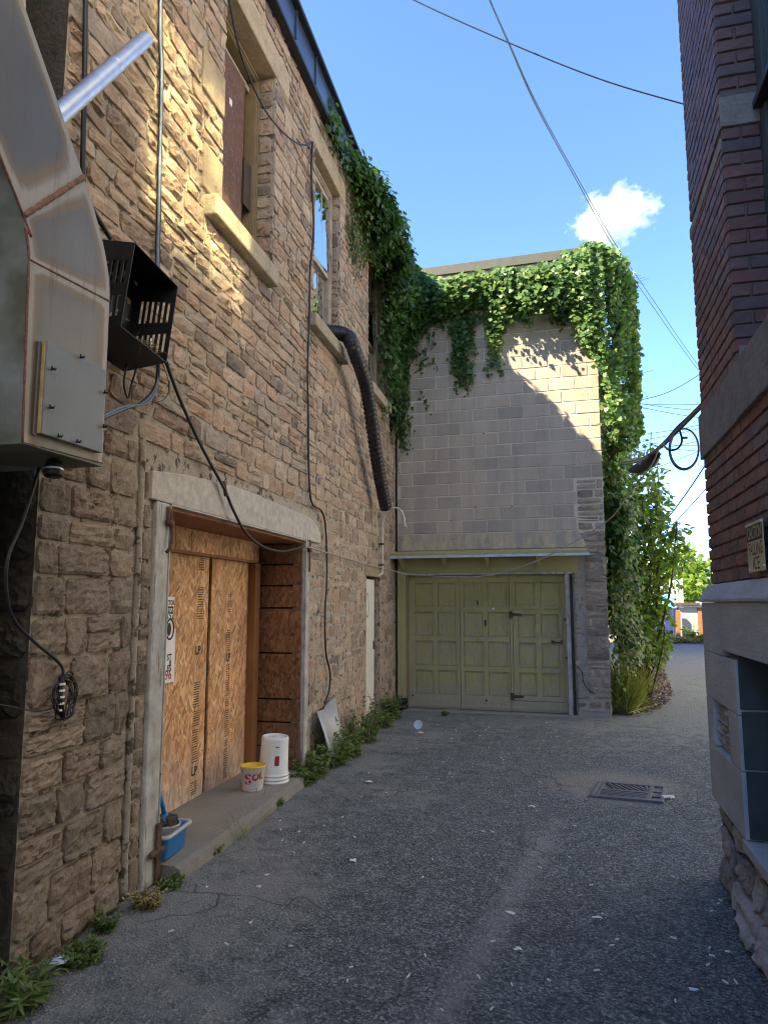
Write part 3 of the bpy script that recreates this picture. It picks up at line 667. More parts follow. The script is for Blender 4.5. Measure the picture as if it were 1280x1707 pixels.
g = G(); wbox(g, 6.646, 6.66, 0.06, 2.262, -0.1, 0.034); obj('post_strip', g, M['grey_timber'], SB)
# rusty iron strap at the foot of the post
g = G(); wbox(g, 3.95, 4.0, 0.0, 0.34, 0.030, 0.048); wbox(g, 3.89, 4.01, 0.17, 0.2, 0.030, 0.062); g.tube([W(3.87, .185, .05), W(4.02, .19, .055)], .017, 8)
obj('iron_strap', g, M['rust'], SB, bevel=0.003)
# iron hooks at the head of the posts
g = G(); g.tube(spline([W(3.96, 2.235, .045), W(3.97, 2.1, .055), W(3.95, 2.0, .06), W(3.925, 1.96, .045)], 4), .011, 8); wbox(g, 3.925, 3.99, 2.13, 2.165, .03, .06); g.tube([W(3.945, 2.25, .04), W(3.945, 2.13, .04)], .012, 8)
obj('iron_hook', g, M['rust'], SB, smooth=True)
g = G(); g.tube([W(6.72, 2.28, .045), W(6.72, 2.02, .045), W(6.70, 1.96, .05)], .009, 7); wbox(g, 6.69, 6.76, 2.16, 2.2, .028, .055); obj('iron_hook', g, M['rust'], SB, smooth=True)

# boarded doorway
OD = -0.47
def OSB(s, z, d): return W(s, z, OD + d)
def board(name, s0, s1, z0, z1, d0, d1, m, bev=0.002, fn=W):
    g = G(); wbox(g, s0, s1, z0, z1, d0, d1, fn); return obj(name, g, M[m], SB, bevel=bev)
leafL = board('board_door', 4.58, 5.545, 0.085, 2.05, OD - 0.02, OD, 'osb'); leafR = board('board_door', 5.60, 6.385, 0.075, 2.05, OD - 0.02, OD, 'osb')
board('door_gap', 5.545, 5.60, 0.06, 2.05, OD - 0.06, OD - 0.03, 'dark_hole', 0)
for z in (0.2, 0.82, 1.5): pass
hz_ = [0.07, 0.27, 0.47, 0.69, 0.98, 1.37, 1.62, 1.86, 2.24]
for i in range(len(hz_) - 1): board('infill_panel', 3.99, 4.60, hz_[i] + .007, hz_[i + 1] - .007, OD - 0.015, OD + 0.012, 'osb')
board('infill_backing', 3.985, 4.60, .07, 2.24, OD - .05, OD - .018, 'dark_hole', 0)
ht_ = [4.60, 4.86, 5.12, 5.62, 6.02, 6.2, 6.385, 6.52]
for i in range(len(ht_) - 1): board('head_panel', ht_[i] + .003, ht_[i + 1] - .003, 2.06, 2.24, OD - 0.02, OD + 0.05, 'osb')
board('head_rail', 4.58, 6.5, 2.035, 2.059, OD - 0.02, OD + 0.06, 'brown_plank')
board('frame_plank', 6.39, 6.52, 0.07, 2.03, OD - 0.04, OD + 0.07, 'brown_plank')
board('frame_plank', 6.525, 6.57, 0.07, 2.235, OD - 0.04, OD + 0.03, 'osb')
hr_ = [0.07, 0.27, 0.50, 0.72, 1.16, 1.60, 1.82, 2.03, 2.235]
def rev(a, z, d): return W(6.652 - d, z, a)
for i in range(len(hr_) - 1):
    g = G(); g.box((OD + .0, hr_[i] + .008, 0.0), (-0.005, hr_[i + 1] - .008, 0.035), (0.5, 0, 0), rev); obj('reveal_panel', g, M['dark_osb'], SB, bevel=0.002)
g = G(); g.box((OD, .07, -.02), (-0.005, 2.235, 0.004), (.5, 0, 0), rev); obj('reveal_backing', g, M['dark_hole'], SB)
g = G(); g.box((OD, .07, -.02), (-0.005, 2.235, 0.004), (.5, 0, 0), lambda a, z, d: W(3.99 + d, z, a)); obj('reveal_backing', g, M['osb'], SB)
# printing on the boards: rows of stamped bars and the mill mark
def stamp(parent, s0, wid, z0, z1, seed, mark=(), flip=False):
    R = random.Random(seed); g = G(); z = z0
    while z < z1:
        hgt = R.uniform(0.007, 0.010)
        if R.random() < 0.93 and mnoise.noise((z * 3.0, seed, 1)) > -.35:
            a = s0 + R.uniform(0, .006); e = s0 + wid * R.uniform(.86, 1.0)
            if R.random() < .4:
                m_ = a + (e - a) * R.uniform(.3, .6); segs = ((a, m_ - .006), (m_ + .006, e))
            else: segs = ((a, e),)
            if not any(abs(z - m) < .05 for m in mark):
                for (p, q) in segs: wbox(g, p, q, z, z + hgt, OD + .0012, OD + .002)
        z += hgt + R.uniform(0.008, 0.013)
    stuff(obj('stamped_print', g, M['stamp_ink'], parent))
    for m in mark:
        V, F = text_geo('LP', 0.095, 0.003); g = G()
        g.add([W(s0 + wid / 2 + x, m + y, OD + .0022) for x, y in V], F); obj('mill_mark', g, M['ink'], parent)
stamp(leafL, 5.33, .105, 0.12, 1.0, 1, (0.30, 1.26)); stamp(leafL, 5.35, .1, 1.5, 2.03, 2)
stamp(leafR, 5.93, .075, 0.12, 1.72, 3, (1.16,))
g = G(); R = random.Random(4)
for k in range(34):
    sx_, zx_ = R.choice([(6.40, 6.44), (6.47, 6.51), (5.62, 5.64), (5.5, 5.53), (4.6, 4.63)]), R.uniform(.15, 2.0); s = R.uniform(*sx_); d = OD + (.0705 if s > 6.39 else .0005)
    wbox(g, s, s + .009, zx_, zx_ + .007, d, d + .003)
obj('screw_heads', g, M['ink'], SB)
# threshold
g = G(); poly = [(4.04, -0.05), (6.78, -0.05), (6.78, 0.075), (4.04, 0.085)]
n = 40; V = []; F = []
for i in range(n + 1):
    s = 4.06 + 2.85 * i / n; fr = 0.16 + 0.02 * mnoise.noise((s * 2.5, 3, 3)) + 0.012 * mnoise.noise((s * 9, 3, 3)); zt = 0.078 + 0.006 * mnoise.noise((s * 4, 7, 7)) - max(0, s - 6.5) * .1
    for (d, z) in ((-0.55, zt + .004), (-0.2, zt), (fr - .05, zt - .004), (fr - .012, zt - 0.02 - .008 * abs(mnoise.noise((s * 12, 1, 1)))), (fr, 0.02), (fr + .015, -0.06)): V.append(W(s, z, d))
for i in range(n):
    for k in range(5): a = i * 6 + k; F.append((a, a + 6, a + 7, a + 1))
g = G().add(V, F, (.5, 0, 0)); g.f.append(tuple(range(6)));  o = obj('threshold', g, M['step'], SB)

# windows
def window(H, broken=None):
    s0, s1, z0, z1 = H; fr = G(); t = 0.085; d0, d1 = (-0.30, -0.16) if H is W1 else (-0.26, -0.10)
    for (a, b_, c_, e) in ((s0, s0 + t, z0, z1), (s1 - t, s1, z0, z1), (s0 + t, s1 - t, z1 - t, z1), (s0 + t, s1 - t, z0, z0 + .05)): wbox(fr, a, b_, c_, e, d0, d1)
    for k, (a, b_) in enumerate(((.02, .012), (.045, .02), (.066, .01))):
        wbox(fr, s0 + a, s0 + a + .014, z0, z1 - a, d1 - .002, d1 + b_); wbox(fr, s1 - a - .014, s1 - a, z0, z1 - a, d1 - .002, d1 + b_); wbox(fr, s0 + a + .014, s1 - a - .014, z1 - a - .014, z1 - a, d1 - .002, d1 + b_)
    return obj('window', fr, M['window_trim' if H is W1 else 'old_paint'], SB, bevel=0.003)
def sub(name, par, m, s0, s1, z0, z1, d0, d1, bev=0.002):
    g = G(); wbox(g, s0, s1, z0, z1, d0, d1); return obj(name, g, M[m], par, bevel=bev)
w1 = window(W1)
sub('board', w1, 'brown_board', 4.685, 5.43, 4.655, 6.36, -0.235, -0.205)
sub('mullion', w1, 'old_paint', 5.47, 5.50, 4.65, 6.4, -0.29, -0.25); sub('patch_board', w1, 'dark_board', 5.42, 5.57, 5.18, 5.62, -0.2, -0.185)
sub('top_rail', w1, 'old_paint', 4.685, 5.575, 6.37, 6.42, -0.28, -0.225); sub('gap_dark_sheet', w1, 'dark_hole', 5.43, 5.575, 4.65, 6.25, -0.272, -0.268, 0); sub('gap_dark_sheet', w1, 'dark_hole', 4.685, 5.575, 6.33, 6.475, -0.272, -0.268, 0)  # near-black sheets paint the darkness of the open gaps
sub('staple_note', w1, 'sign_white', 5.12, 5.17, 5.93, 5.99, -0.2048, -0.2035, 0)
for H in (W2, W3):
    w = window(H); s0, s1, z0, z1 = H; zm = z0 + (z1 - z0) * (.44 if H is W2 else .38)
    for (a, b_, zz0, zz1, d) in ((s0 + .085, s1 - .085, zm, z1 - .085, -0.135), (s0 + .085, s1 - .085, z0 + .05, zm + .04, -0.18)):
        g = G(); t = .05
        for (p, q, r, e) in ((a, a + t, zz0, zz1), (b_ - t, b_, zz0, zz1), (a + t, b_ - t, zz1 - t, zz1), (a + t, b_ - t, zz0, zz0 + .06), (a + (b_ - a) * .36 - .009, a + (b_ - a) * .36 + .009, zz0 + .06, zz1 - t), (a + (b_ - a) * .68 - .009, a + (b_ - a) * .68 + .009, zz0 + .06, zz1 - t)): wbox(g, p, q, r, e, d - .018, d + .018)
        obj('sash', g, M['old_paint'], w, bevel=.003); zc0 = (zz0 + zz1) / 2
        def TW(s, z, dd, zc0=zc0, sm=(a + b_) / 2): return W(s, z, dd + (zc0 - z) * .02 + (s - sm) * .09)
        g = G(); wbox(g, a + t - .004, a + (b_ - a) * .36, zz0 + .055, zz1 - t + .004, d - .003, d + .003, TW); obj('pane', g, M['glass'], w)
        g = G(); wbox(g, a + (b_ - a) * .36 + .001, a + (b_ - a) * .68, zz0 + .055, zz1 - t + .004, d - .003, d + .003, TW); obj('pane', g, M['glass'], w)
        g = G(); wbox(g, a + (b_ - a) * .68 + .001, b_ - t + .004, zz0 + .055, zz1 - t + .004, d - .003, d + .003, TW); obj('pane', g, M['glass'], w)
    if H is W2: sub('board', w, 'old_paint', s0 + .1, s0 + .5, z0 + .06, zm, -0.24, -0.225)
for (a, b_, c_, e) in ((4.35, 5.60, 4.44, 4.60), (6.68, 7.96, 4.52, 4.66), (9.22, 10.48, 4.58, 4.72)):
    g = G(); wbox(g, a, b_, c_, e + .004, -0.28, 0.10); obj('window_sill', g, M['sill'], SB, bevel=0.014)
for (a, b_, c_, e) in ((4.36, 6.0, 6.56, 6.84), (6.64, 8.06, 6.66, 6.93), (9.12, 10.53, 6.72, 6.98), (9.17, 10.18, 2.02, 2.18)):
    g = G(); wbox(g, a, b_, c_ - .005, e, -0.3, 0.012); obj('window_lintel' if c_ > 3 else 'door_lintel', g, M['dressed'], SB, bevel=0.01)
for (a, b_, c_, e) in ((4.24, 4.598, 5.37, 5.70), (4.30, 4.598, 4.63, 4.98)):
    g = G(); wbox(g, a, b_, c_, e, -0.3, 0.02); obj('jamb_stone', g, M['dressed'], SB, bevel=0.012)
# small white door at the far end
wd = sub('side_door', SB, 'white_paint', 9.28, 9.93, 0.14, 1.98, -0.09, -0.05, .006)
V, F = [], []
g = G(); ring_ = [(9.52 + .075 * math.cos(a), 1.62 + .17 * math.sin(a)) for a in np.linspace(0, 2 * math.pi, 26)]
g.tube([W(s, z, -.049) for s, z in ring_], .003, 5); obj('drawn_ring', g, M['ink'], wd)
sub('latch', wd, 'rust', 9.86, 9.89, 1.0, 1.12, -.05, -.035)
sub('door_frame', SB, 'window_trim', 9.94, 10.05, .12, 2.0, -.12, -.07)
sub('door_step', SB, 'step', 9.22, 10.12, -.05, .13, -.3, .07, .015)
# metal fascia along the eaves
g = G(); wbox(g, CY, 11.3, 7.10, 7.14, -0.02, 0.10); wbox(g, CY, 11.3, 7.455, 7.50, -0.1, 0.16); obj('eaves_edge', g, M['fascia_edge'], SB, bevel=.005)
s = CY; R = random.Random(8)
while s < 11.2:
    e = s + .62; g = G(); wbox(g, s + .006, e - .006, 7.141, 7.454, -0.02, 0.10 + R.uniform(-.004, .004)); wbox(g, e - .012, e + .006, 7.141, 7.454, .08, .118); obj('fascia_panel', g, M['fascia'], SB, bevel=.003); s = e
# ------------------------------------------------------------------ block built garage across the end
GB = thing('garage_building', 'grey concrete block garage with an old olive green panelled door', 'garage', (-1.05, 11.2, 0))
GX0, GX1, GT = -2.66, 0.56, 7.12
g = G()
GD = (-2.50, -0.05, -0.02, 2.10)
sheet(g, E, GX0, 0.10, -0.1, 2.36, [(-2.62, 0.06, -0.1, 2.34)], 0.3)
sheet(g, E, 0.06, GX1 - .01, -0.1, 3.55, [], .1); obj('pier_core', g, M['grey_mortar'], GB)
g = G(); g.add([E(GX0, 2.7, 0.007), E(GX1 - .005, 2.7, 0.007), E(GX1 - .005, GT, 0.007), E(GX0, GT, 0.007)], [(0, 1, 2, 3)]); obj('wall', g, M['block_mortar'], GB)
g = G(); g.box((GX0, -.1, -17.2), (GX1 - .01, GT, -0.42), fn=E); obj('garage_body', g, M['block'], GB)  # unseen depth stretched far back so its shade covers the lane
g = G(); g.box((GX1 - .4, -.1, -.42), (GX1 - .012, GT, -.01), fn=E); g.box((GX0, 2.4, -.42), (GX1 - .4, GT, -.01), fn=E); g.box((GX0, -.1, -.42), (-2.62, 2.4, -.01), fn=E); obj('return_wall', g, M['block'], GB)
R = random.Random(14)
def block_mesh(w, seed):
    R = random.Random(seed); g = G(); h = .186; nx, nz = 6, 3
    V = []; F = []
    us = [0, .004] + [w * i / nx for i in range(1, nx)] + [w - .004, w]; vs_ = [0, .006] + [h * j / nz for j in range(1, nz)] + [h - .006, h]
    for j, v in enumerate(vs_):
        for i, u in enumerate(us):
            e = i in (0, len(us) - 1) or j in (0, len(vs_) - 1)
            V.append((u + R.uniform(-.0015, .0015), (0.0 if e else -.0095 + R.uniform(-.0008, .0008)), v + R.uniform(-.0015, .0015)))
    nu = len(us); F = [(j * nu + i, j * nu + i + 1, (j + 1) * nu + i + 1, (j + 1) * nu + i) for j in range(len(vs_) - 1) for i in range(nu - 1)]
    g.add(V, F, (R.random(), 0, 0)); return g
pool = {}
z = 2.745; k = 0
while z < GT - .05:
    x = -2.4 - .4 if k % 2 == 0 else -2.6
    right = GX1 if z > 3.5 else 0.165 - .03 * (k % 2)
    while x < right - .03:
        a, e = max(x, GX0 + .004), min(x + .4, right)
        if e - a > .05:
            w = round(e - a - .014, 3); key = (w, R.randrange(3))
            if key not in pool: pool[key] = obj('block', block_mesh(w, len(pool) + 50), M['block'], GB, origin=(0, 0, 0)); o = pool[key]; o.location = Vector(E(a + .007, z + .007, .0055)) - ORG[GB.name]
            else:
                o = pool[key].copy(); COL.objects.link(o); o.location = Vector(E(a + .007, z + .007, .0055)) - ORG[GB.name]
            o.rotation_euler = (0, 0, -0.0309); o.location += Vector((R.uniform(-.003, .003), R.uniform(-.003, .003), R.uniform(-.0025, .0025)))
        x += .4
    z += .2; k += 1
# weathered concrete beam
g = G(); poly = [(GX0, 2.48), (.25, 2.48), (.28, 2.52), (.24, 2.60), (.20, 2.66), (.17, 2.74), (GX0, 2.74)]
g.prism(poly, -.05, .022, lambda a, b_, d: E(a, b_, d)); obj('concrete_beam', g, M['concrete'], GB, bevel=.008)
# stone pier
PS = []
def keep(q): return True
for q in rubble(0.165, GX1, 2.74, 3.52, (0.07, 0.2), (0.14, 0.34), (), 41, .010, .02, .012, .25): PS.append((q, E, .022, .013, .006))
for q in rubble(0.25, GX1, 2.1, 2.74, (0.08, 0.19), (0.15, 0.3), (), 42, .011, .02, .012, .2): PS.append((q, E, .022, .013, .006))
for q in rubble(0.235, GX1, 0.32, 2.1, (0.085, 0.19), (0.16, 0.42), (), 43, .011, .02, .012, .2): PS.append((q, E, .022, .013, .006))
for q in rubble(0.05, 0.235, 0.45, 2.3, (0.06, 0.17), (0.09, 0.17), (), 44, .026, .02, .02, .1): PS.append((q, E, .004, .008, .008))
for q in rubble(0.05, GX1, 0.0, 0.32, (0.08, 0.17), (0.12, 0.3), (), 45, .03, .03, .02, .1): PS.append((q, E, .008, .010, .009))
def sidex(a, z, d): return (GX1 + d - .01, YE(GX1) + a, z)
for q in rubble(0.0, 1.2, 0.0, 3.5, (0.1, 0.2), (0.16, 0.4), (), 46, .02, .02, .012, .2): PS.append((q, sidex, .02, .015, .012))
lay('stone', PS, GB, M['pier_stone'], 300)
# step crack in the pier
g = G(); cr = [(0.05, .74), (.12, .70), (.16, .62), (.17, .5), (.21, .42), (.27, .36), (.33, .33)]
g.tube([E(a, b_, .024) for a, b_ in cr], .006, 5); obj('wall_crack', g, M['dark_hole'], GB)

# canopy over the door
def cbox(name, a, b_, m, bev=.004, par=None):
    g = G(); g.box(a, b_, fn=E); return obj(name, g, M[m], par or GB, bevel=bev)
g = G(); poly = [(0.022, 2.475), (0.40, 2.40), (0.40, 2.355), (0.022, 2.425)]
g.prism(poly, -2.70, 0.30, lambda d, z, x: E(x, z, d)); obj('canopy_board', g, M['canopy'], GB, bevel=.004)
cbox('canopy_drip', (-2.73, 2.335, .401), (0.31, 2.375, .422), 'drip')
cbox('canopy_fascia', (-2.72, 2.376, .401), (0.30, 2.42, .415), 'canopy')
cbox('header_board', (-2.62, 2.10, .0), (0.14, 2.43, .021), 'canopy')
cbox('header_trim', (-2.60, 2.085, .021), (0.06, 2.115, .05), 'grey_timber')
for x in (-2.56, -1.87, -1.20, -.43):
    g = G(); g.prism([(0.021, 2.17), (.05, 2.17), (.37, 2.355), (.37, 2.395), (0.021, 2.425)], x - .022, x + .022, lambda d, z, xx: E(xx, z, d)); obj('canopy_bracket', g, M['canopy'], GB, bevel=.003)
cbox('door_post', (-2.66, 0.05, -.1), (-2.52, 2.42, .03), 'canopy', .008)
cbox('door_post', (-2.52, 0.02, -.1), (-2.485, 2.09, .015), 'window_trim', .004)
cbox('door_post', (-0.045, -.02, -.1), (0.02, 2.084, .035), 'grey_timber', .006)
cbox('post_edge', (0.021, -.02, -.05), (0.04, 2.084, .045), 'dark_board', .003)
g = G(); c = Vector(E(-2.585, 0, .06)); g.lathe([(.0, -.02), (.10, -.02), (.105, .04), (.085, .06), (.085, .10), (.1, .115), (.095, .15), (.075, .165), (.0, .165)], c, 20); obj('post_foot', g, M['black'], GB, smooth=True)
cbox('door_sill', (-2.66, -.05, -.2), (0.14, 0.012, .14), 'step', .02)

# olive garage door: rails, stiles and recessed panels
door = G(); ZR = [0.02, .235, .335, .62, .70, .985, 1.07, 1.38, 1.46, 1.80, 1.875, 2.083]
DY = -0.055
door.box((-2.485, .02, DY - .06), (-.045, 2.083, DY - .036), fn=E)
cols_ = [(-2.385, -2.085), (-2.015, -1.715), (-1.60, -1.295), (-1.225, -.915), (-.80, -.50), (-.42, -.11)]
rows_ = [(.235, .60), (.675, 1.055), (1.13, 1.51), (1.585, 1.965)]
def grid_frame(g, x0, x1, z0, z1, holes, d0, d1):
    ss = sorted({x0, x1, *[h for H in holes for h in H[:2]]}); zs = sorted({z0, z1, *[h for H in holes for h in H[2:]]})
    for j in range(len(zs) - 1):
        i = 0
        while i < len(ss) - 1:
            cs, cz = (ss[i] + ss[i + 1]) / 2, (zs[j] + zs[j + 1]) / 2
            if any(H[0] < cs < H[1] and H[2] < cz < H[3] for H in holes): i += 1; continue
            k = i
            while k + 1 < len(ss) - 1 and not any(H[0] < (ss[k + 1] + ss[k + 2]) / 2 < H[1] and H[2] < cz < H[3] for H in holes): k += 1
            g.box((ss[i], zs[j], d0), (ss[k + 1], zs[j + 1], d1), fn=E); i = k + 1
wick = (-.845, -.085, .175, 1.55)
H4 = [(a, b_, c_, e) for (a, b_) in cols_[:4] for (c_, e) in rows_] + [(a, b_, 1.60, 1.965) for (a, b_) in cols_[4:]] + [wick]
sl = [(-1.665, -1.655, .0, 2.2), (-.892, -.882, .0, 2.2)]
grid_frame(door, -2.485, -1.665, .02, 2.083, [h for h in H4 if h[1] < -1.66], DY - .035, DY)
grid_frame(door, -1.658, -.892, .02, 2.083, [h for h in H4 if -1.66 < h[0] and h[1] < -.89], DY - .035, DY)
grid_frame(door, -.884, -.045, .02, 2.083, [h for h in H4 if h[0] > -.88], DY - .035, DY)
gd = obj('garage_door', door, M['olive'], GB)
def panel(par, H):
    a, b_, c_, e = H; g = G(); i = .012
    g.box((a + .002, c_ + .002, DY - .035), (b_ - .002, e - .002, DY - .024), fn=E)
    g.box((a + .022, c_ + .022, DY - .024), (b_ - .022, e - .022, DY - .019), fn=E)
    return obj('panel', g, M['olive'], par, bevel=.003)
for h in H4:
    if h is not wick: panel(gd, h)
wg = G(); wh = [(a, b_, c_, e) for (a, b_) in ((-.76, -.50), (-.42, -.155)) for (c_, e) in ((.255, .60), (.675, 1.045), (1.12, 1.475))]
grid_frame(wg, -.838, -.092, .182, 1.543, wh, DY - .035, DY + .004); wk = obj('wicket_door', wg, M['olive'], GB)
for h in wh: panel(wk, h)
for z in (1.47, .24):
    g = G(); g.box((-.90, z - .05, DY + .004), (-.865, z + .05, DY + .016), fn=E); g.prism([(-.865, z - .03), (-.70, z - .012), (-.70, z + .012), (-.865, z + .03)], DY + .004, DY + .011, E); g.tube([E(-.86, z - .055, DY + .014), E(-.86, z + .055, DY + .014)], .009, 8)
    obj('hinge', g, M['rust'], wk)
g = G(); g.tube([E(-.28, 1.06, DY + .02), E(-.12, 1.06, DY + .02)], .008, 8); g.box((-.25, 1.045, DY + .004), (-.22, 1.085, DY + .02), fn=E); g.box((-.14, 1.03, DY + .004), (-.11, 1.09, DY + .03), fn=E); g.tube([E(-.255, 1.06, DY + .02), E(-.27, 1.10, DY + .03)], .007, 6); obj('bolt', g, M['rust'], wk)
g = G(); g.lathe([(0, .012), (.016, .01), (.02, 0)], E(-.06, 1.40, DY + .003), 12, axis=Vector((0, -1, 0))); g.lathe([(0, .012), (.014, .01), (.017, 0)], E(-.06, .83, DY + .003), 12, axis=Vector((0, -1, 0))); g.lathe([(0, .012), (.014, .01), (.017, 0)], E(-2.43, .2, DY + .001), 12, axis=Vector((0, -1, 0))); g.lathe([(0, .012), (.014, .01), (.017, 0)], E(-1.27, .16, DY + .001), 12, axis=Vector((0, -1, 0))); obj('bolt_head', g, M['rust'], gd)
g = G(); g.box((-1.275, 1.29, DY + .0005), (-1.25, 1.39, DY + .008), fn=E); g.tube([E(-1.262, 1.385, DY + .008), E(-1.262, 1.36, DY + .02), E(-1.262, 1.32, DY + .012)], .006, 6); obj('hasp', g, M['rust'], gd)
g = G(); g.box((-1.155, 1.545, DY + .0005), (-1.115, 1.575, DY + .004), fn=E); obj('paper_tag', g, M['paper'], gd)
g = G(); g.tube([E(-1.39, 1.69, DY - .008), E(-1.375, 1.65, DY - .008), E(-1.385, 1.62, DY - .008)], .009, 6); obj('hole', g, M['dark_hole'], gd)
g = G(); R = random.Random(6)
for k in range(40):
    x = -2.44 + 2.36 * k / 39; g.box((x, .115 + R.uniform(-.006, .006), DY + .0002), (x + .008, .123, DY + .002), fn=E)
obj('nail_heads', g, M['rust'], gd)
# small holes in the block wall
for (px_, py_) in ((806, 723), (792, 846), (853, 844), (860, 773), (752, 869)):
    p = at_end(px_, py_, .006); g = G(); g.lathe([(.013, 0), (.013, .003), (0, .003)], p, 10, axis=Vector((0, -1, 0))); obj('drill_hole', g, M['dark_hole'], GB)
# parapet flashing
g = G(); g.box((GX0, 7.08, -.3), (GX1 + .02, 7.24, .05), fn=E); obj('cap_flashing', g, M['cap'], GB, bevel=.006)
# ------------------------------------------------------------------ brick building on the right
BB = thing('brick_building', 'dark red brick building with grey painted stone base and recessed window', 'building', (0.9, 4.0, 0))
YF = 4.92; BH = 10.3
g = G()
win = (2.4, 3.92, 2.86, 9.2)
UW = [(0.95, 2.5, 8.1, 9.75)]
def sheetB(g): sheet(g, lambda s, z, d: B(s, z, d - .012), -7.0, YF - .012, 1.6, BH, [(2.3, 3.92, 2.86, 7.2)] + UW, .5)
sheetB(g); g.box((BX + .012, YF - .013, 1.6), (6.0, YF - .012, BH)); obj('wall', g, M['brick_mortar'], BB)
g = G(); g.box((BX + .45, -7, -.1), (6.0, YF - .02, BH)); obj('core', g, M['dark_room'], BB)
# bricks
bmesh_pool = {}
def brick_geo(w, h, seed, dk):
    R = random.Random(seed); nx = 3 if w > .12 else 2; g = G(); us = [0, .005] + [w * i / nx for i in range(1, nx)] + [w - .005, w]; vs_ = [0, .005, h / 2, h - .005, h]; V = []
    for j, v in enumerate(vs_):
        for i, u in enumerate(us):
            e = i in (0, len(us) - 1) or j in (0, len(vs_) - 1); d = 0.0 if e else .012 + R.uniform(-.002, .002)
            V.append((u + R.uniform(-.002, .002), v + R.uniform(-.002, .002), d))
    nu = len(us); F = [(j * nu + i, j * nu + i + 1, (j + 1) * nu + i + 1, (j + 1) * nu + i) for j in range(len(vs_) - 1) for i in range(nu - 1)]
    return V, F
CH = 0.0745; R = random.Random(77); bricks = []
def Bj(a, z, d): return (BX + a, 3.92 - d, z)              # jamb of the window, faces the camera
def courses(z0, z1, y0fn, off):
    k = 0; z = z0
    while z < z1 - .03:
        a0 = y0fn(z); y = YF; first = True
        while y > a0 + .02:
            w = (.205 if (k % 2 == 0) else .105) if first else (.205 if k % 2 == 0 or R.random() < .55 else .105)
            lo = max(y - w, a0); bricks.append((B, lo + .004, y - lo - .008, z + .004, CH - .008, (0.9 if (z < 2.5 and y < 3.88 and R.random() < .9) else (.35 if R.random() < .12 else 0.0)))); y = lo; first = False
        z += CH; k += 1
courses(1.765, 2.575, lambda z: 2.6, 0)
courses(2.87, 7.3, lambda z: 3.92, 1)
k = 0; z = 2.87
while z < 6.6:
    cuts = [0.0, .1, .2] if k % 2 else [0.0, .2]
    for i in range(len(cuts) - 1): bricks.append((Bj, cuts[i] + .004, cuts[i + 1] - cuts[i] - .008, z + .004, CH - .008, .25 if z > 3.9 else .55 * R.random() ** 2))
    z += CH; k += 1
rows = []
for (fn, a, w, z, h, dk) in bricks:
    if 4.09 < z < 4.17 and fn is B: continue
    if 4.20 < z + h / 2 < 4.40 and fn is Bj: continue
    q = [(a, z), (a + w, z), (a + w, z + h), (a, z + h)]; rows.append((px_area(q, fn), fn, a, w, z, h, dk))
rows.sort(key=lambda r: -r[0]); rest = G()
for i, (ar, fn, a, w, z, h, dk) in enumerate(rows):
    V, F = brick_geo(w, h, i % 9, dk); inv = fn is B
    P = [fn(a + u, z + v, d - .012 if fn is B else d) for u, v, d in V]
    if inv: F = [f[::-1] for f in F]
    gk = G().add(P, F, (R.random(), dk, 0))
    if i < 300 and ar > 30: obj('brick', gk, M['brick'], BB)
    else: rest.add(P, F, (R.random(), dk, 0))
stuff(obj('brick', rest, M['brick'], BB))
def rbox(name, s0, s1, z0, z1, d0, d1, m, bev=.006):
    g = G(); g.box((BX - d1, s0, z0), (BX - d0, s1, z1)); return obj(name, g, M[m], BB, bevel=bev)
# stone bands
rbox('sill_band', 3.87, YF + .01, 2.575, 2.865, -.1, .018, 'grey_stone'); rbox('sill_band', 2.4, 3.862, 2.575, 2.865, -.22, .026, 'grey_stone')
rbox('stone_course', 3.925, YF + .004, 4.094, 4.168, -.1, .006, 'grey_stone')
g = G(); g.box((BX + .003, 3.9, 4.215), (BX + .21, 3.93, 4.39)); obj('jamb_block', g, M['grey_stone'], BB, bevel=.005)
g = G(); g.box((BX + .02, 3.9, 2.866), (BX + .2, 3.925, 2.98)); obj('jamb_block', g, M['grey_stone'], BB, bevel=.005)
# unseen pale facing on the near and upper wall, added to bounce sunlight
g = G(); sheet(g, lambda s, z, d: B(s, z, d + .01), -7.0, YF + .012, 7.32, BH, UW, .07); sheet(g, lambda s, z, d: B(s, z, d + .01), -7.0, 2.25, 4.7, 7.31, [], .07); obj('bounce_facing', g, M['bounce_stucco'], BB)
# window frame in the recess
g = G(); g.box((BX + .195, 3.80, 2.87), (BX + .30, 3.915, 6.9)); g.box((BX + .215, 3.77, 2.87), (BX + .3, 3.80, 6.9)); wf = obj('window_frame', g, M['teal_frame'], BB, bevel=.004)
g = G(); g.box((BX + .255, 2.4, 4.25), (BX + .265, 3.77, 6.9)); obj('pane', g, M['teal_frame'], wf)
g = G(); g.box((BX + .275, 2.4, 2.87), (BX + .285, 3.77, 4.25)); obj('pane', g, M['dark_board'], wf)
g = G(); g.box((BX + .15, 2.4, 4.255), (BX + .29, 3.86, 4.30)); g.box((BX + .17, 2.4, 4.305), (BX + .25, 3.87, 4.345)); obj('transom_bar', g, M['green_bar'], wf, bevel=.006)
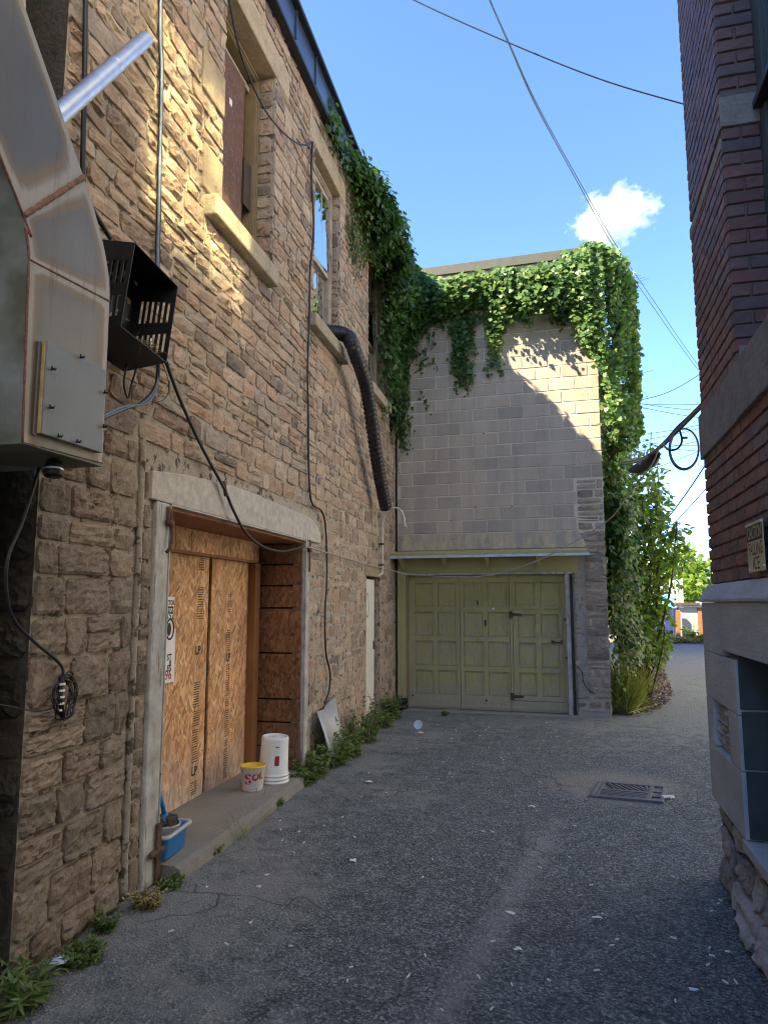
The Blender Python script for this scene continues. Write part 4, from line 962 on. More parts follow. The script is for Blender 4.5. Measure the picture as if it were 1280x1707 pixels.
# upper windows (their old glass throws the sun across the lane)
for H in UW:
    a, b_, c_, e = H; fr = G()
    for (p, q, r_, s_) in ((a, a + .06, c_, e), (b_ - .06, b_, c_, e), (a, b_, c_, c_ + .06), (a, b_, e - .06, e), (a, b_, (c_ + e) / 2 - .035, (c_ + e) / 2 + .035), ((a + b_) / 2 - .02, (a + b_) / 2 + .02, c_, e)): fr.box((BX + .06, p, r_), (BX + .12, q, s_))
    wfr = obj('window_frame', fr, M['teal_frame'], BB)
    for i, (p, q) in enumerate(((a + .06, (a + b_) / 2 - .02), ((a + b_) / 2 + .02, b_ - .06))):
        for j, (r_, s_) in enumerate(((c_ + .06, (c_ + e) / 2 - .035), ((c_ + e) / 2 + .035, e - .06))):
            g = G(); g.box((BX + .085, p, r_), (BX + .095, q, s_)); obj('pane', g, M['mirror_glass'], wfr)
# painted stone base: coping, courses and a basement window
AX = 0.83; YB = 5.0
def base_box(name, y0, y1, z0, z1, m='base', x0=AX, x1=1.4, bev=.004):
    g = G(); g.box((x0, y0, z0), (x1, y1, z1)); return obj(name, g, M[m], BB, bevel=bev)
g = G(); poly = [(AX - .012, 1.655), (AX - .012, 1.672), (BX - .005, 1.765), (1.4, 1.765), (1.4, 1.655)]
g.prism(poly, -7, YB + .012, lambda x, z, y: (x, y, z)); obj('base_coping', g, M['base'], BB, bevel=.006)
zc = [(1.353, 1.654), (1.072, 1.350), (.791, 1.069), (.455, .788)]
for k, (z0, z1) in enumerate(zc):
    if k == 0:
        base_box('base_block', 4.42, YB, z0, z1); base_box('base_block', 3.2, 4.417, z0 + .03, z1); base_box('base_block', -7, 3.194, z0 + .03, z1)
    elif k == 1: base_box('base_block', 4.12, YB, z0, z1)
    elif k == 2: base_box('base_block', 4.80, YB, z0, z1); base_box('base_block', 4.12, 4.36, z0, z1); base_box('base_core', 4.365, 4.795, z0, z1, 'base_rubble', AX + .04)
    else: base_box('base_block', 4.52, YB, z0, z1); base_box('base_block', 4.12, 4.514, z0, z1)
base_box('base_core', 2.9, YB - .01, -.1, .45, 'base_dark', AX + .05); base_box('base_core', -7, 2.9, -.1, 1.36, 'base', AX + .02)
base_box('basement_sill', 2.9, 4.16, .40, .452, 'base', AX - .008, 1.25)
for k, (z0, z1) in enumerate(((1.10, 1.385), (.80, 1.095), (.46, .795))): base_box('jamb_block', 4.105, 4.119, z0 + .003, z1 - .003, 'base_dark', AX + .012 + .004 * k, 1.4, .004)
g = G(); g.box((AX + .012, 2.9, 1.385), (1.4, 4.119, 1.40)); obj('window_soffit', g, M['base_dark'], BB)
g = G(); g.box((1.22, 2.9, .45), (1.26, 4.1, 1.385)); obj('basement_shutter', g, M['dark_board'], BB)
RB = []
def BS(s, z, d): return (AX - d + .01, YB - s, z)
for q in rubble(.21, .63, .80, 1.06, (0.05, .1), (.08, .2), (), 51, .01, .02, .01, .1): RB.append((q, lambda s, z, d: BS(s, z, d - .03), .02, .022, .01))
for q in rubble(0.06, 2.1, 0.0, .44, (0.09, .18), (.12, .36), (), 52, .02, .05, .025, .2): RB.append((q, lambda s, z, d: BS(s, z, d - .03 + .10 * max(0, (.25 - z) / .25) * (0.15 + .85 * min(1, max(0, s - .1)))), .02, .022, .008))
lay('stone', RB, BB, M['base_rubble'], 120, seed=15)
# warning sign
CS = thing('caution_sign', 'small faded yellow caution falling ice sign on the dark brickwork', 'sign', (BX - .03, 3.61, 1.79))
def SG(s, z, d): return (BX - .022 - d, s, z)
sy0, sy1, sz0, sz1 = 3.50, 3.80, 1.795, 2.03
g = G(); g.box((sy0, sz0, 0), (sy1, sz1, .004), fn=SG); plate = obj('sign_plate', g, M['sign'], CS, bevel=.0015)
g = G(); g.box((sy0 + .012, sz0 + .146, .0041), (sy1 - .008, sz0 + .221, .0052), fn=SG); obj('sign_band', g, M['ink'], CS)
for (t, zc_, sz_, m, d) in (('CAUTION', .182, .082, 'sign', .0058), ('FALLING', .105, .086, 'ink', .0046), ('ICE', .037, .084, 'ink', .0046)):
    V, F = text_geo(t, sz_, .0006, 1.0); xs = [v[0] for v in V]; wd_ = max(xs) - min(xs); k = (0.255 if t != 'ICE' else .12) / wd_
    g = G().add([SG((sy0 + sy1) / 2 - .002 - x * k, sz0 + zc_ + y, d) for x, y in V], F); obj('lettering', g, M[m], CS)
for (s, z) in ((sy0 + .015, sz0 + .02), (sy1 - .02, sz0 + .012), (sy0 + .012, sz1 - .012), (sy1 - .012, sz1 - .012)):
    g = G(); g.lathe([(.0, .006), (.005, .005), (.007, 0)], SG(s, z, .004), 10, axis=Vector((-1, 0, 0))); obj('screw', g, M['galv'], CS)

# neighbour across the gap, mostly unseen; heights shaped to shade the brick strip
NB_ = thing('neighbour_building', 'mostly unseen stone building across the dark gap, height shaped to block the sun', 'building', (-4.5, -1, 0))
g = G(); g.box((-9, .5, -.1), (-2.34, 2.45, 10.7)); g.box((-9, -7.0, -.1), (-2.5, .498, 5.9)); obj('wall', g, M['mortar'], NB_)
NS = []
def NF(a, z, d): return (-2.34 + d, a, z)
for q in rubble(-4.0, 2.45, 0, 5.9, (.15, .27), (.22, .42), (), 61, .014, .012, .006, .1): NS.append((q, NF, .024, .018, .007))
for q in rubble(.5, 2.45, 5.9, 10.6, (.15, .27), (.22, .42), (), 62, .014, .012, .006, .1): NS.append((q, NF, .024, .018, .007))
lay('stone', NS, NB_, M['stone'], 60, seed=16)
g = G(); g.box((-9, 2.46, -.1), (-4.2, 2.72, 7.0)); obj('gap_end_wall', g, M['mortar'], NB_)

# unseen pale block and paving, added to bounce sunlight onto the walls
PB = thing('bounce_block', 'unseen pale block behind the brick corner, added to bounce sunlight', 'building', (7.5, 15, 0))
g = G(); g.box((7.0, 5.6, -.1), (14, 25, 10)); obj('wall', g, M['bounce_stucco'], PB)
g = G(); g.add([(3.1, 5.3, .02), (6.99, 5.3, .02), (6.99, 16.5, .02), (3.1, 16.5, .02)], [(0, 1, 2, 3)]); structure(obj('bounce_paving', g, M['bounce_paving']))  # unseen pale paving, added to bounce sunlight
# ------------------------------------------------------------------ stainless duct on the near left
DU = thing('exhaust_duct', 'big stainless steel kitchen exhaust duct with brown welds and bolted access panel', 'duct', (-2.2, 2.4, 2.3))
DX = -1.95
def yz(px_, py_): p = at_x(px_, py_, DX); return np.array((p.y, p.z))
rings = [(yz(38, 737), yz(171, 772)), (yz(49, 432), yz(183, 502)), (yz(46, 397), yz(175, 418)), (yz(40, 360), yz(140, 295))]
e0 = yz(0, 250) - rings[3][0]; e1 = yz(30, 0) - rings[3][1]; dn = (e0 / np.linalg.norm(e0) + e1 / np.linalg.norm(e1)) / 2
rings.append((rings[3][0] + dn * 2.4, rings[3][1] + dn * 2.2))
def duct_face(i0, i1, n=14):
    g = G(); a0, b0 = rings[i0]; a1, b1 = rings[i1]; V = []; T = []
    lenv = np.linalg.norm((a1 + b1) / 2 - (a0 + b0) / 2); lenu = np.linalg.norm(b0 - a0)
    for j in range(n + 1):
        for i in range(n + 1):
            u, v = i / n, j / n
            if i1 - i0 == 2:
                m = rings[i0 + 1]; lo = (1 - v) ** 2 * np.array([a0, b0]) + 2 * v * (1 - v) * (2 * np.array(m) - (np.array([a0, b0]) + np.array([a1, b1])) / 2) + v * v * np.array([a1, b1])
                p = lo[0] * (1 - u) + lo[1] * u
            else: p = (a0 * (1 - u) + b0 * u) * (1 - v) + (a1 * (1 - u) + b1 * u) * v
            d = min(u * lenu, (1 - u) * lenu, v * lenv if i0 > 0 else 9, (1 - v) * lenv if i1 < 4 else 9)
            V.append((DX, p[0], p[1])); T.append((.5, max(0.0, 1 - d / .085), 0))
    F = [(j * (n + 1) + i, j * (n + 1) + i + 1, (j + 1) * (n + 1) + i + 1, (j + 1) * (n + 1) + i) for j in range(n) for i in range(n)]
    b_ = len(g.v); g.v += V; g.f += F; g.t += T; return g, n
outl_n, outl_f = [], []
gall = []
for (i0, i1) in ((0, 1), (1, 3), (3, 4)):
    g, n = duct_face(i0, i1); gall.append((g, n)); obj('duct_section', g, M['duct'], DU, smooth=True)
    outl_n += [g.v[j * (n + 1)][1:] for j in range(n + 1)]; outl_f += [g.v[j * (n + 1) + n][1:] for j in range(n + 1)]
for nm, ol, fl in (('near_side', outl_n, False), ('far_side', outl_f, True)):
    g = G(); V = []; F = []
    for k, (y, z) in enumerate(ol):
        for x in (DX, DX - .2, DX - .7): V.append((x, y, z))
    for k in range(len(ol) - 1):
        for i in range(2): a = k * 3 + i; F.append((a, a + 1, a + 4, a + 3) if fl else (a, a + 3, a + 4, a + 1))
    g.add(V, F); obj(nm, g, M['duct_side'], DU, smooth=True)
g = G(); a0, b0 = rings[0]; g.box((DX - .7, a0[0], a0[1] - .004), (DX - .0005, b0[0], a0[1] + .012)); obj('underside', g, M['duct_side'], DU)
def wtube(P, r=.006):
    R = random.Random(3); P = spline(P, 7) if len(P) > 2 else [Vector(P[0]).lerp(Vector(P[1]), i / 30) for i in range(31)]
    g = G(); g.tube(P, [r * R.uniform(.75, 1.25) for _ in P], 7); obj('weld', g, M['weld'], DU, smooth=True)
X3 = lambda p: (DX, p[0], p[1])
wtube([X3(rings[1][0]), X3(rings[1][1])], .0045); wtube([X3(rings[3][0]), X3(rings[3][1])], .011)
wtube([X3(p) for p in outl_n[::5]], .005); wtube([X3(rings[0][0]), X3(rings[0][1])], .0025)
# access panel
pz = [at_x(78, 572, DX + .03), at_x(177, 613, DX + .03), at_x(171, 752, DX + .03), at_x(72, 726, DX + .03)]
y0 = (pz[0].y + pz[3].y) / 2; y1 = (pz[1].y + pz[2].y) / 2; z0 = (pz[2].z + pz[3].z) / 2; z1 = (pz[0].z + pz[1].z) / 2
g = G(); g.box((DX + .024, y0, z0), (DX + .03, y1, z1)); ap = obj('access_panel', g, M['duct_panel'], DU, bevel=.002)
g = G(); g.box((DX + .001, y0 - .004, z0), (DX + .024, y1 + .004, z1)); obj('panel_gasket', g, M['gasket'], DU, bevel=.002)
g = G(); g.box((DX + .001, y0 - .022, z0 - .01), (DX + .012, y0 - .006, z1 - .005)); obj('panel_lip', g, M['duct'], DU, bevel=.002)
for (px_, py_) in ((86, 616), (83, 680), (134, 596), (174, 655), (172, 712), (128, 737), (97, 728)):
    p = at_x(px_, py_, DX + .032); g = G(); g.tube([p, p + Vector((.022, 0, 0))], .004, 7); g.box((p.x + .008, p.y - .010, p.z - .002), (p.x + .013, p.y + .010, p.z + .004)); g.tube([p + Vector((.01, -.009, .0)), p + Vector((.013, -.012, .01))], .0028, 6); g.tube([p + Vector((.01, .009, .0)), p + Vector((.013, .012, .01))], .0028, 6)
    obj('wing_nut', g, M['black'], ap)
# flood light under the duct
FL = thing('flood_light', 'small black flood light hanging under the steel duct', 'lamp', at_x(88, 770, -2.1))
p = at_x(90, 776, -2.03); ax = Vector((.1, -.12, -1)).normalized()
g = G(); g.tube([p + Vector((0, .02, .06)), p], [.022, .018], 12); obj('mount', g, M['black'], FL, smooth=True)
g = G(); g.lathe([(0, -.035), (.03, -.03), (.037, 0), (.037, .03), (.033, .035), (0, .036)], p + Vector((0, 0, -.012)), 18, axis=ax); obj('housing', g, M['black'], FL, smooth=True)
g = G(); g.lathe([(.0385, .002), (.041, .006), (.0385, .010)], p + Vector((0, 0, -.012)), 18, axis=ax); obj('rim', g, M['galv'], FL, smooth=True)
# galvanised pipe
a, b_ = at_x(105, 186, -2.15), at_x(243, 65, -2.2); d = (b_ - a).normalized(); a2 = a - d * .35
GP = thing('metal_pipe', 'shiny galvanised steel pipe sticking out above the duct', 'pipe', a2)
mid = a.lerp(b_, .58); r = .043
g = G(); g.tube([a2, mid], r, 24, cap=False); g.tube([a2, mid], r * .94, 24, cap=False); obj('tube', g, M['galv'], GP, smooth=True)
g = G(); g.tube([mid - d * .01, b_], r * .955, 24, cap=False); g.tube([b_, mid], r * .9, 24, cap=False); obj('tube', g, M['galv'], GP, smooth=True)
g = G(); g.tube([mid - d * .012, mid - d * .006, mid + d * .0, mid + d * .004], [r, r * 1.05, r * 1.05, r], 24, cap=False); obj('collar', g, M['galv'], GP, smooth=True)

# black vented cover on the wall
CV = thing('vented_cover', 'open black metal cover box with slotted sides on the stone wall', 'cover box', at_left(250, 600, .05))
bx = -2.14
c_ = [at_x(226, 405, bx), at_x(297, 478, bx), at_x(278, 604, bx), at_x(202, 544, bx)]      # top near, top far, bottom far, bottom near
back = [v + Vector((-.27, .0, dz)) for v, dz in zip(c_, (.06, .06, -.03, -.03))]
def plate(name, q, th=.004, slots=None, par=CV):
    q = [Vector(v) for v in q]; nrm = (q[1] - q[0]).cross(q[3] - q[0]).normalized() * th; g = G()
    def P(u, v, k): return (q[0] * (1 - u) * (1 - v) + q[1] * u * (1 - v) + q[2] * u * v + q[3] * (1 - u) * v) + nrm * k
    if slots:
        us = sorted({0, 1, *[x for s in slots for x in s[:2]]}); vs_ = sorted({0, 1, *[x for s in slots for x in s[2:]]})
        for i in range(len(us) - 1):
            for j in range(len(vs_) - 1):
                cu, cv = (us[i] + us[i + 1]) / 2, (vs_[j] + vs_[j + 1]) / 2
                if any(s[0] < cu < s[1] and s[2] < cv < s[3] for s in slots): continue
                g.box((us[i], vs_[j], -.5), (us[i + 1], vs_[j + 1], .5), fn=lambda a, b_, k: P(a, b_, k))
    else: g.box((0, 0, -.5), (1, 1, .5), fn=lambda a, b_, k: P(a, b_, k))
    return obj(name, g, M['black'], par)
slots = [(.18 + .13 * i, .22 + .13 * i + .02, v0, v1) for i in range(6) for (v0, v1) in ((.22, .48), (.62, .86))]
plate('top_plate', [back[0], c_[0], c_[1], back[1]]); plate('bottom_plate', [back[3], c_[3], c_[2], back[2]])
plate('side_plate', [back[0], c_[0], c_[3], back[3]], slots=slots); plate('side_plate', [back[1], c_[1], c_[2], back[2]], slots=slots)
mb = [v.lerp(w_, .0) for v, w_ in zip(back, back)]; plate('back_plate', [back[0], back[1], back[2], back[3]])
g = G(); R = random.Random(12); nc = c_[2].lerp(c_[3], .35) + Vector((-.03, 0, .02))
for k in range(70):
    p = nc + Vector((R.uniform(-.05, .03), R.gauss(0, .05), R.uniform(-.01, .03))); d = Vector((R.gauss(0, 1), R.gauss(0, 1), R.gauss(0, .35))).normalized() * R.uniform(.02, .06); g.tube([p - d, p + d * .2 + Vector((0, 0, .006)), p + d], .0012, 3)
NEST = thing('bird_nest', 'scrap of dry twig nest in the bottom of the black cover box', 'nest', nc)
obj('twigs', g, M['dry_stem'], NEST)
g = G(); V, F = [], []; p = nc + Vector((.01, .02, .03)); g.add([p + Vector((0, -.006, -.02)), p + Vector((0, .008, -.02)), p + Vector((.003, .004, .03)), p + Vector((.003, -.008, .028))], [(0, 1, 2, 3)]); obj('feather', g, M['paper'], NEST)

# ------------------------------------------------------------------ cables on the long wall
def cable(label, pts, r, m='cable', name='cable', group=None, per=6, n=7):
    g = G(); P = spline(pts, per); g.tube(P, r, n); o = obj(name, g, M[m], smooth=True); return tag(o, label, 'cable', group)
L = at_left
top = L(143, 0, .04); cable('thick black cable running straight up the stone just behind the galvanised pipe', [Vector((top.x - .03, top.y - .12, 7.2)), top, L(141, 150, .04), L(139, 298, .04), L(150, 340, .04), L(185, 398, .05)], .014)
for i, (dx, m) in enumerate(((-.012, 'cable'), (.010, 'cable'), (.0, 'cable_blue'))):
    lab = ('left black strand of the cable bundle dropping into the black cover box', 'right black strand of the cable bundle dropping into the black cover box', 'blue black strand in the middle of the bundle above the cover box')[i]
    P = []
    for k, (px_, py_) in enumerate(((268, 0), (270, 120), (267, 260), (265, 350), (263, 445))):
        p = L(px_, py_, .035 + .012 * (i == 2)); P.append(p + Vector((0, dx * (1 + .4 * math.sin(k * 2.1 + i)), 0)))
    P = [Vector((P[0].x, P[0].y - .02, 7.2))] + P + [P[-1] + Vector((.02, .0, -.25))]
    cable(lab, P, .009, m, group='cables bundled above the cover box')
for i in range(4):
    q = [L(262 + i * 1.5, 598, .09 + .01 * i), L(260 + i, 640, .07), L(240 + 2 * i, 668 + i, .08), L(205, 684 - 2 * i, .10), L(165, 700 - i, .13), L(120, 712, .16)]
    cable(('upper', 'second', 'third', 'lowest')[i] + ' blue grey cable of the bunch curving from the cover box back behind the duct', q, .0075, 'cable_blue' if i % 2 else 'cable', group='cables below the cover box')
cable('small black cable loop hanging under the left end of the cover box', [L(212, 606, .10), L(207, 640, .09), L(214, 664, .09), L(220, 640, .1), L(230, 608, .11)], .006)
cable('thin wire loop hanging below the right end of the cover box', [L(272, 606, .10), L(282, 640, .08), L(276, 664, .07), L(255, 670, .07), L(243, 660, .07)], .0025, n=5)
cable('black wire crossing the upper stone wall and looping past both upper windows', [L(372, -60, .06), L(384, 10, .06), L(400, 85, .06), L(425, 150, .07), L(450, 195, .08), L(480, 228, .08), L(505, 242, .06), L(521, 236, .045)], .008)
cable('long black cable dropping down the wall beside the boarded doorway', [L(521, 236, .045), L(519, 290, .04), L(523, 380, .04), L(517, 450, .04), L(516, 520, .035), L(513, 610, .04), L(514, 700, .035), L(515, 790, .04), L(520, 838, .04), L(536, 852, .05), L(543, 880, .045), L(545, 960, .04), L(542, 1020, .045), L(543, 1085, .04), L(550, 1120, .04), L(549, 1150, .04), L(541, 1172, .05)], .0105)
cable('heavy black cable slung from the cover box down across the lintel', [L(277, 603, .12), L(300, 665, .09), L(335, 742, .08), L(374, 815, .07), L(388, 848, .08), L(410, 888, .1), L(440, 912, .1), L(470, 919, .09), L(492, 915, .07), L(507, 910, .05)], .0115)
g = G(); p = L(375, 815, .07); g.tube([p + Vector((0, -.03, .05)), p, p + Vector((0, .02, -.05))], .014, 8); g.tube([p + Vector((0, .02, .02)), p + Vector((.01, .0, .09)), p + Vector((0, -.02, .04))], .003, 5)
tag(obj('cable_clamp', g, M['rust'], smooth=True), 'rusty clamp holding the heavy cable against the lintel', 'clamp')
# grey cable: door post -> garage -> bundle at the brick corner
q = [L(507, 910, .05), L(530, 917, .06), L(565, 927, .06), L(605, 939, .06), L(645, 949, .06), at_end(680, 957, .5), at_end(740, 961, .55), at_end(800, 961, .6), at_end(860, 948, .65), at_end(930, 918, .7)]
q += [at_y(1012, 868, 10.2), at_y(1045, 826, 9.4), at_y(1082, 780, 8.4), at_y(1098, 748, 7.6), at_y(1108, 738, 7.0)]
cable('long sagging grey cable from the doorway across the garage front to the brick corner', q, .0085, 'cable_grey')
cable('black cable hanging from the duct down the dark corner to a coil', [at_x(72, 760, -2.25), L(60, 800, .2), L(38, 870, .2), L(14, 930, .2), L(12, 990, .18), L(25, 1035, .15), L(60, 1072, .1), L(98, 1104, .05), L(106, 1122, .05), L(98, 1140, .05)], .0075)
cp = L(108, 1162, .06); g = G(); R = random.Random(20)
for k in range(6):
    c0 = cp + Vector((0, R.uniform(-.02, .02), R.uniform(-.015, .015))); ry, rz = R.uniform(.045, .075), R.uniform(.085, .12); ph = R.uniform(0, 6)
    g.tube([c0 + Vector((R.uniform(-.01, .015), ry * math.cos(a), rz * math.sin(a))) for a in np.linspace(ph, ph + 6.1, 22)], .004, 5)
CC = thing('cable_coil', 'tangled coil of black cable tied to the corner stones', 'cable', cp)
obj('loops', g, M['cable'], CC, smooth=True)
g = G(); a = cp + Vector((.0, -.03, .10)); g.tube([a, a + Vector((.01, -.01, -.1)), a + Vector((.02, .0, -.19))], .013, 8); obj('splice', g, M['black'], CC, smooth=True)
g = G()
for k in range(5): w_ = a + Vector((.012, -.006, -.03 - .03 * k)); g.tube([w_, w_ + Vector((.001, 0, -.010))], .0145, 8)
obj('tape_mark', g, M['paper'], CC)
cable('thin wire trailing left from the coil into the dark gap', [cp + Vector((0, -.03, -.02)), L(85, 1182, .05), L(55, 1185, .03), L(20, 1178, .02), L(-20, 1172, 0)], .0035, n=5)

# corrugated hose out of the second window
g = G(); HP = spline([W(7.52, 4.83, -.2), W(7.58, 4.80, -.02), W(7.72, 4.79, .14), at_left(590, 583, .24), at_left(608, 635, .25), at_left(618, 690, .24), at_left(626, 750, .22), at_left(634, 800, .2), at_left(643, 846, .2)], 30)
rs = [.088 if (k % 4) in (0, 1) else .076 for k in range(len(HP))]
g.tube(HP, rs, 20, cap=False); g.tube([p for p in HP[-12:]], .068, 16, cap=False); tag(obj('corrugated_hose', g, M['hose'], smooth=True), 'fat black corrugated hose hanging out of the middle window', 'hose')
# curved service mast
GM = thing('service_mast', 'thin cream gooseneck conduit bent over beside the block wall', 'conduit', W(9.98, 2.05, .05))
g = G(); g.tube(spline([W(9.95, 2.03, -.02), W(10.0, 2.06, .03), W(10.03, 2.13, .05), W(10.03, 2.5, .05), W(10.03, 2.76, .05), W(10.03, 2.90, .07), W(10.03, 3.0, .14), W(10.03, 3.035, .23), W(10.03, 2.99, .33), W(10.03, 2.88, .375), W(10.03, 2.80, .38)], 7), .0155, 10); obj('tube', g, M['pipe_white'], GM, smooth=True)
g = G(); g.lathe([(.0, .0), (.018, .0), (.021, .03), (.03, .06), (.033, .07), (0, .072)], W(10.03, 2.815, .38), 12, axis=Vector((.1, 0, -1))); obj('weatherhead', g, M['grey_plastic'], GM, smooth=True)
g = G(); wbox(g, 9.985, 10.075, 2.49, 2.515, -.01, .07); wbox(g, 9.985, 10.075, 2.19, 2.21, -.01, .07); obj('strap', g, M['rust'], GM)
# sheet of metal leaning on the wall
g = G(); V = []; n = 10
for i in range(n + 1):
    u = i / n; s = 6.98 + .62 * u; zt = .56 + .07 * u - .03 * math.sin(u * 3); zb = .12 - .06 * u
    for d, z in ((.20 + .015 * math.sin(u * 9), zb), (.13 + .012 * math.sin(u * 9 + 1), (zb + zt) / 2), (.055 + .02 * math.sin(u * 7), zt)): V.append(W(s, z, d))
F = [(i * 3 + k, i * 3 + 3 + k, i * 3 + 4 + k, i * 3 + 1 + k) for i in range(n) for k in range(2)]
g.add(V, F); o = tag(obj('metal_sheet', g, M['sheet'], smooth=True), 'bent grey metal sheet leaning against the stone among weeds', 'sheet metal')
so = o.modifiers.new('solid', 'SOLIDIFY'); so.thickness = .006

# ------------------------------------------------------------------ buckets and mop
TZ = .079
p = at_ground(455, 1301, TZ); k92 = .92; BK = thing('bucket', 'white plastic bucket standing upside down at the right of the doorway', 'bucket', p); ti = Vector((.05, -.02, 1))
g = G(); g.lathe([(a_ * k92, b_ * k92) for a_, b_ in ((.150, 0), (.156, .004), (.156, .012), (.147, .014), (.147, .034), (.153, .036), (.153, .044), (.146, .046), (.146, .066), (.151, .068), (.151, .076), (.144, .08), (.144, .10), (.139, .115), (.131, .40), (.128, .417), (.12, .422))], p, 40, axis=ti); obj('body', sharp and g, M['white_plastic'], BK, smooth=True)
g = G(); g.lathe([(a_ * k92, b_ * k92) for a_, b_ in ((.12, .422), (.112, .420), (.104, .410), (.035, .408), (.03, .414), (.012, .414), (.0, .414))], p, 40, axis=ti); obj('base', g, M['white_plastic'], BK, smooth=True)
g = G(); R_ = ti.to_track_quat('Z', 'Y').to_matrix()
def cyl(c, rr, a, z, k=1.0): return c + Vector((rr * math.cos(a), rr * math.sin(a), z))
view = math.atan2(-p.y, -p.x); a0 = view - .95
for (da, db, za, zb, m) in ((-.2, .12, .17, .26, 'red_ink'), (-.18, .1, .34, .348, 'ink')):
    g = G(); nn = 8
    for i in range(nn + 1):
        a = a0 + da + (db - da) * i / nn
        for z in (za, zb): rr = .139 + (.131 - .139) * (z - .115) / .285 + .0012; g.v.append(tuple(p + R_ @ Vector((rr * math.cos(a), rr * math.sin(a), z)) * k92)); g.t.append((.5, 0, 0))
    g.f = [(2 * i, 2 * i + 2, 2 * i + 3, 2 * i + 1) for i in range(nn)]; obj('printed_label', g, M[m], BK)
p = at_ground(421, 1316, TZ); SO = thing('beer_bucket', 'small white and yellow Sol bucket standing open before the upturned white bucket', 'bucket', p)
SO['label'] = 'small open bucket with yellow inside and red lettering, before the upturned white bucket'
g = G(); g.lathe([(0, .0), (.084, .0), (.088, .006), (.104, .19), (.109, .192), (.109, .2), (.104, .202)], p, 36); obj('body', g, M['sign_white'], SO, smooth=True)
g = G(); g.lathe([(.107, .2005), (.101, .2), (.086, .02), (0, .02)], p, 36); g.lathe([(.1095, .193), (.1105, .197), (.107, .203)], p, 36); obj('lining', g, M['yellow_plastic'], SO, smooth=True)
view = math.atan2(-p.y, -p.x)
def wrap(V, c, z0, lean=0.0, out=.0013, da=0.0):
    R = []
    for x, y in V:
        z = z0 + y + x * lean; rr = .088 + (.104 - .088) * (z - .006) / .184 + out; a = view + da + x / .096; R.append(c + Vector((rr * math.cos(a), rr * math.sin(a), z)))
    return R
V1, F1 = text_geo('S', .125, .004, 1.0); V2, F2 = text_geo('OL', .075, .0035, 1.0)
g = G(); g.add(wrap(V1, p, .1, .12, da=-.42), F1); g.add(wrap([(x + .05, y + .014) for x, y in V2], p, .1, .12, da=-.08), F2); obj('lettering', g, M['red_ink'], SO)
g = G()
for k in range(9):
    a = 2.2 + k * .45; c0 = (-.012 + .0 * math.cos(a), .0); q = [(-.05 + .030 * math.cos(a - .12), -.03 + .030 * math.sin(a - .12)), (-.05 + .052 * math.cos(a), -.03 + .052 * math.sin(a)), (-.05 + .030 * math.cos(a + .12), -.03 + .030 * math.sin(a + .12))]
    g.add(wrap(q, p, .1, 0, .0008), [(0, 1, 2)])
obj('sun_print', g, M['yellow_plastic'], SO)
g = G(); g.add(wrap([(-.02, -.078), (.02, -.078), (.02, -.073), (-.02, -.073)], p, .1), [(0, 1, 2, 3)]); obj('printed_line', g, M['ink'], SO)

p = at_ground(270, 1420, TZ); MB = thing('mop_bucket', 'blue rectangular mop bucket with grey wringer rim beside the grey door post', 'bucket', p)
def rr_loop(hx, hy, z, rad=.05, n=5, fl=0.0):
    o = []
    for (sx, sy, a0) in ((1, 1, 0), (-1, 1, 90), (-1, -1, 180), (1, -1, 270)):
        for k in range(n + 1):
            a = math.radians(a0 + 90 * k / n); o.append((sx * (hx - rad) + rad * math.cos(a), sy * (hy - rad) + rad * math.sin(a), z + fl * abs(sx) * 0))
    return o
def shell(levels, c, rot):
    g = G(); Ls = [rr_loop(*l) for l in levels]; n = len(Ls[0]); Rm = Matrix.Rotation(rot, 3, 'Z')
    for l in Ls: g.v += [tuple(c + Rm @ Vector(q)) for q in l]; g.t += [(.5, 0, 0)] * n
    for i in range(len(Ls) - 1): g.f += [(i * n + k, i * n + (k + 1) % n, (i + 1) * n + (k + 1) % n, (i + 1) * n + k) for k in range(n)]
    g.f.append(tuple(range(n))[::-1]); return g
rot = math.radians(96); c0 = p + Vector((0.0, -.02, 0))
g = shell([(.155, .1, 0), (.162, .106, .015), (.176, .118, .125), (.188, .13, .143), (.192, .134, .153), (.184, .126, .154), (.17, .113, .143), (.155, .1, .025)], c0, rot); g.f.append(tuple(range(len(g.v) - 24, len(g.v)))); obj('tub', g, M['blue_plastic'], MB, smooth=True)
g = shell([(.195, .137, .137), (.199, .141, .143), (.195, .137, .157), (.18, .122, .159), (.177, .12, .147)], c0, rot); g.f.pop(); obj('rim', g, M['grey_plastic'], MB, smooth=True)
Rm = Matrix.Rotation(rot, 3, 'Z'); wc = c0 + Rm @ Vector((.05, 0, .155))
g = G(); g.lathe([(.085, -.08), (.1, 0), (.103, .01), (.096, .012), (.08, -.07), (0, -.07)], wc, 28); obj('wringer', g, M['grey_plastic'], MB, smooth=True)
g = G(); q = [c0 + Rm @ Vector((.198, sy * .04, .14)) for sy in (-1, 1)]; g.tube([q[0], q[0] + Vector((.02, 0, -.05)), (q[0] + q[1]) / 2 + Vector((.03, 0, -.062)), q[1] + Vector((.02, 0, -.05)), q[1]], .012, 8); obj('spout', g, M['grey_plastic'], MB, smooth=True)
MP = thing('mop', 'blue handled mop standing in the mop bucket', 'mop', wc)
g = G(); R = random.Random(31)
for k in range(90):
    a = R.uniform(0, 6.28); r1 = R.uniform(.02, .05); r2 = R.uniform(.07, .10); z_ = R.uniform(.0, .03); t_ = R.uniform(-.5, .5)
    g.tube([wc + Vector((r1 * math.cos(a), r1 * math.sin(a), .03 + z_)), wc + Vector((.075 * math.cos(a + t_ * .5), .075 * math.sin(a + t_ * .5), .025 + z_)), wc + Vector((r2 * math.cos(a + t_), r2 * math.sin(a + t_), R.uniform(-.03, .02)))], .005, 4)
obj('strands', g, M['mop'], MP)
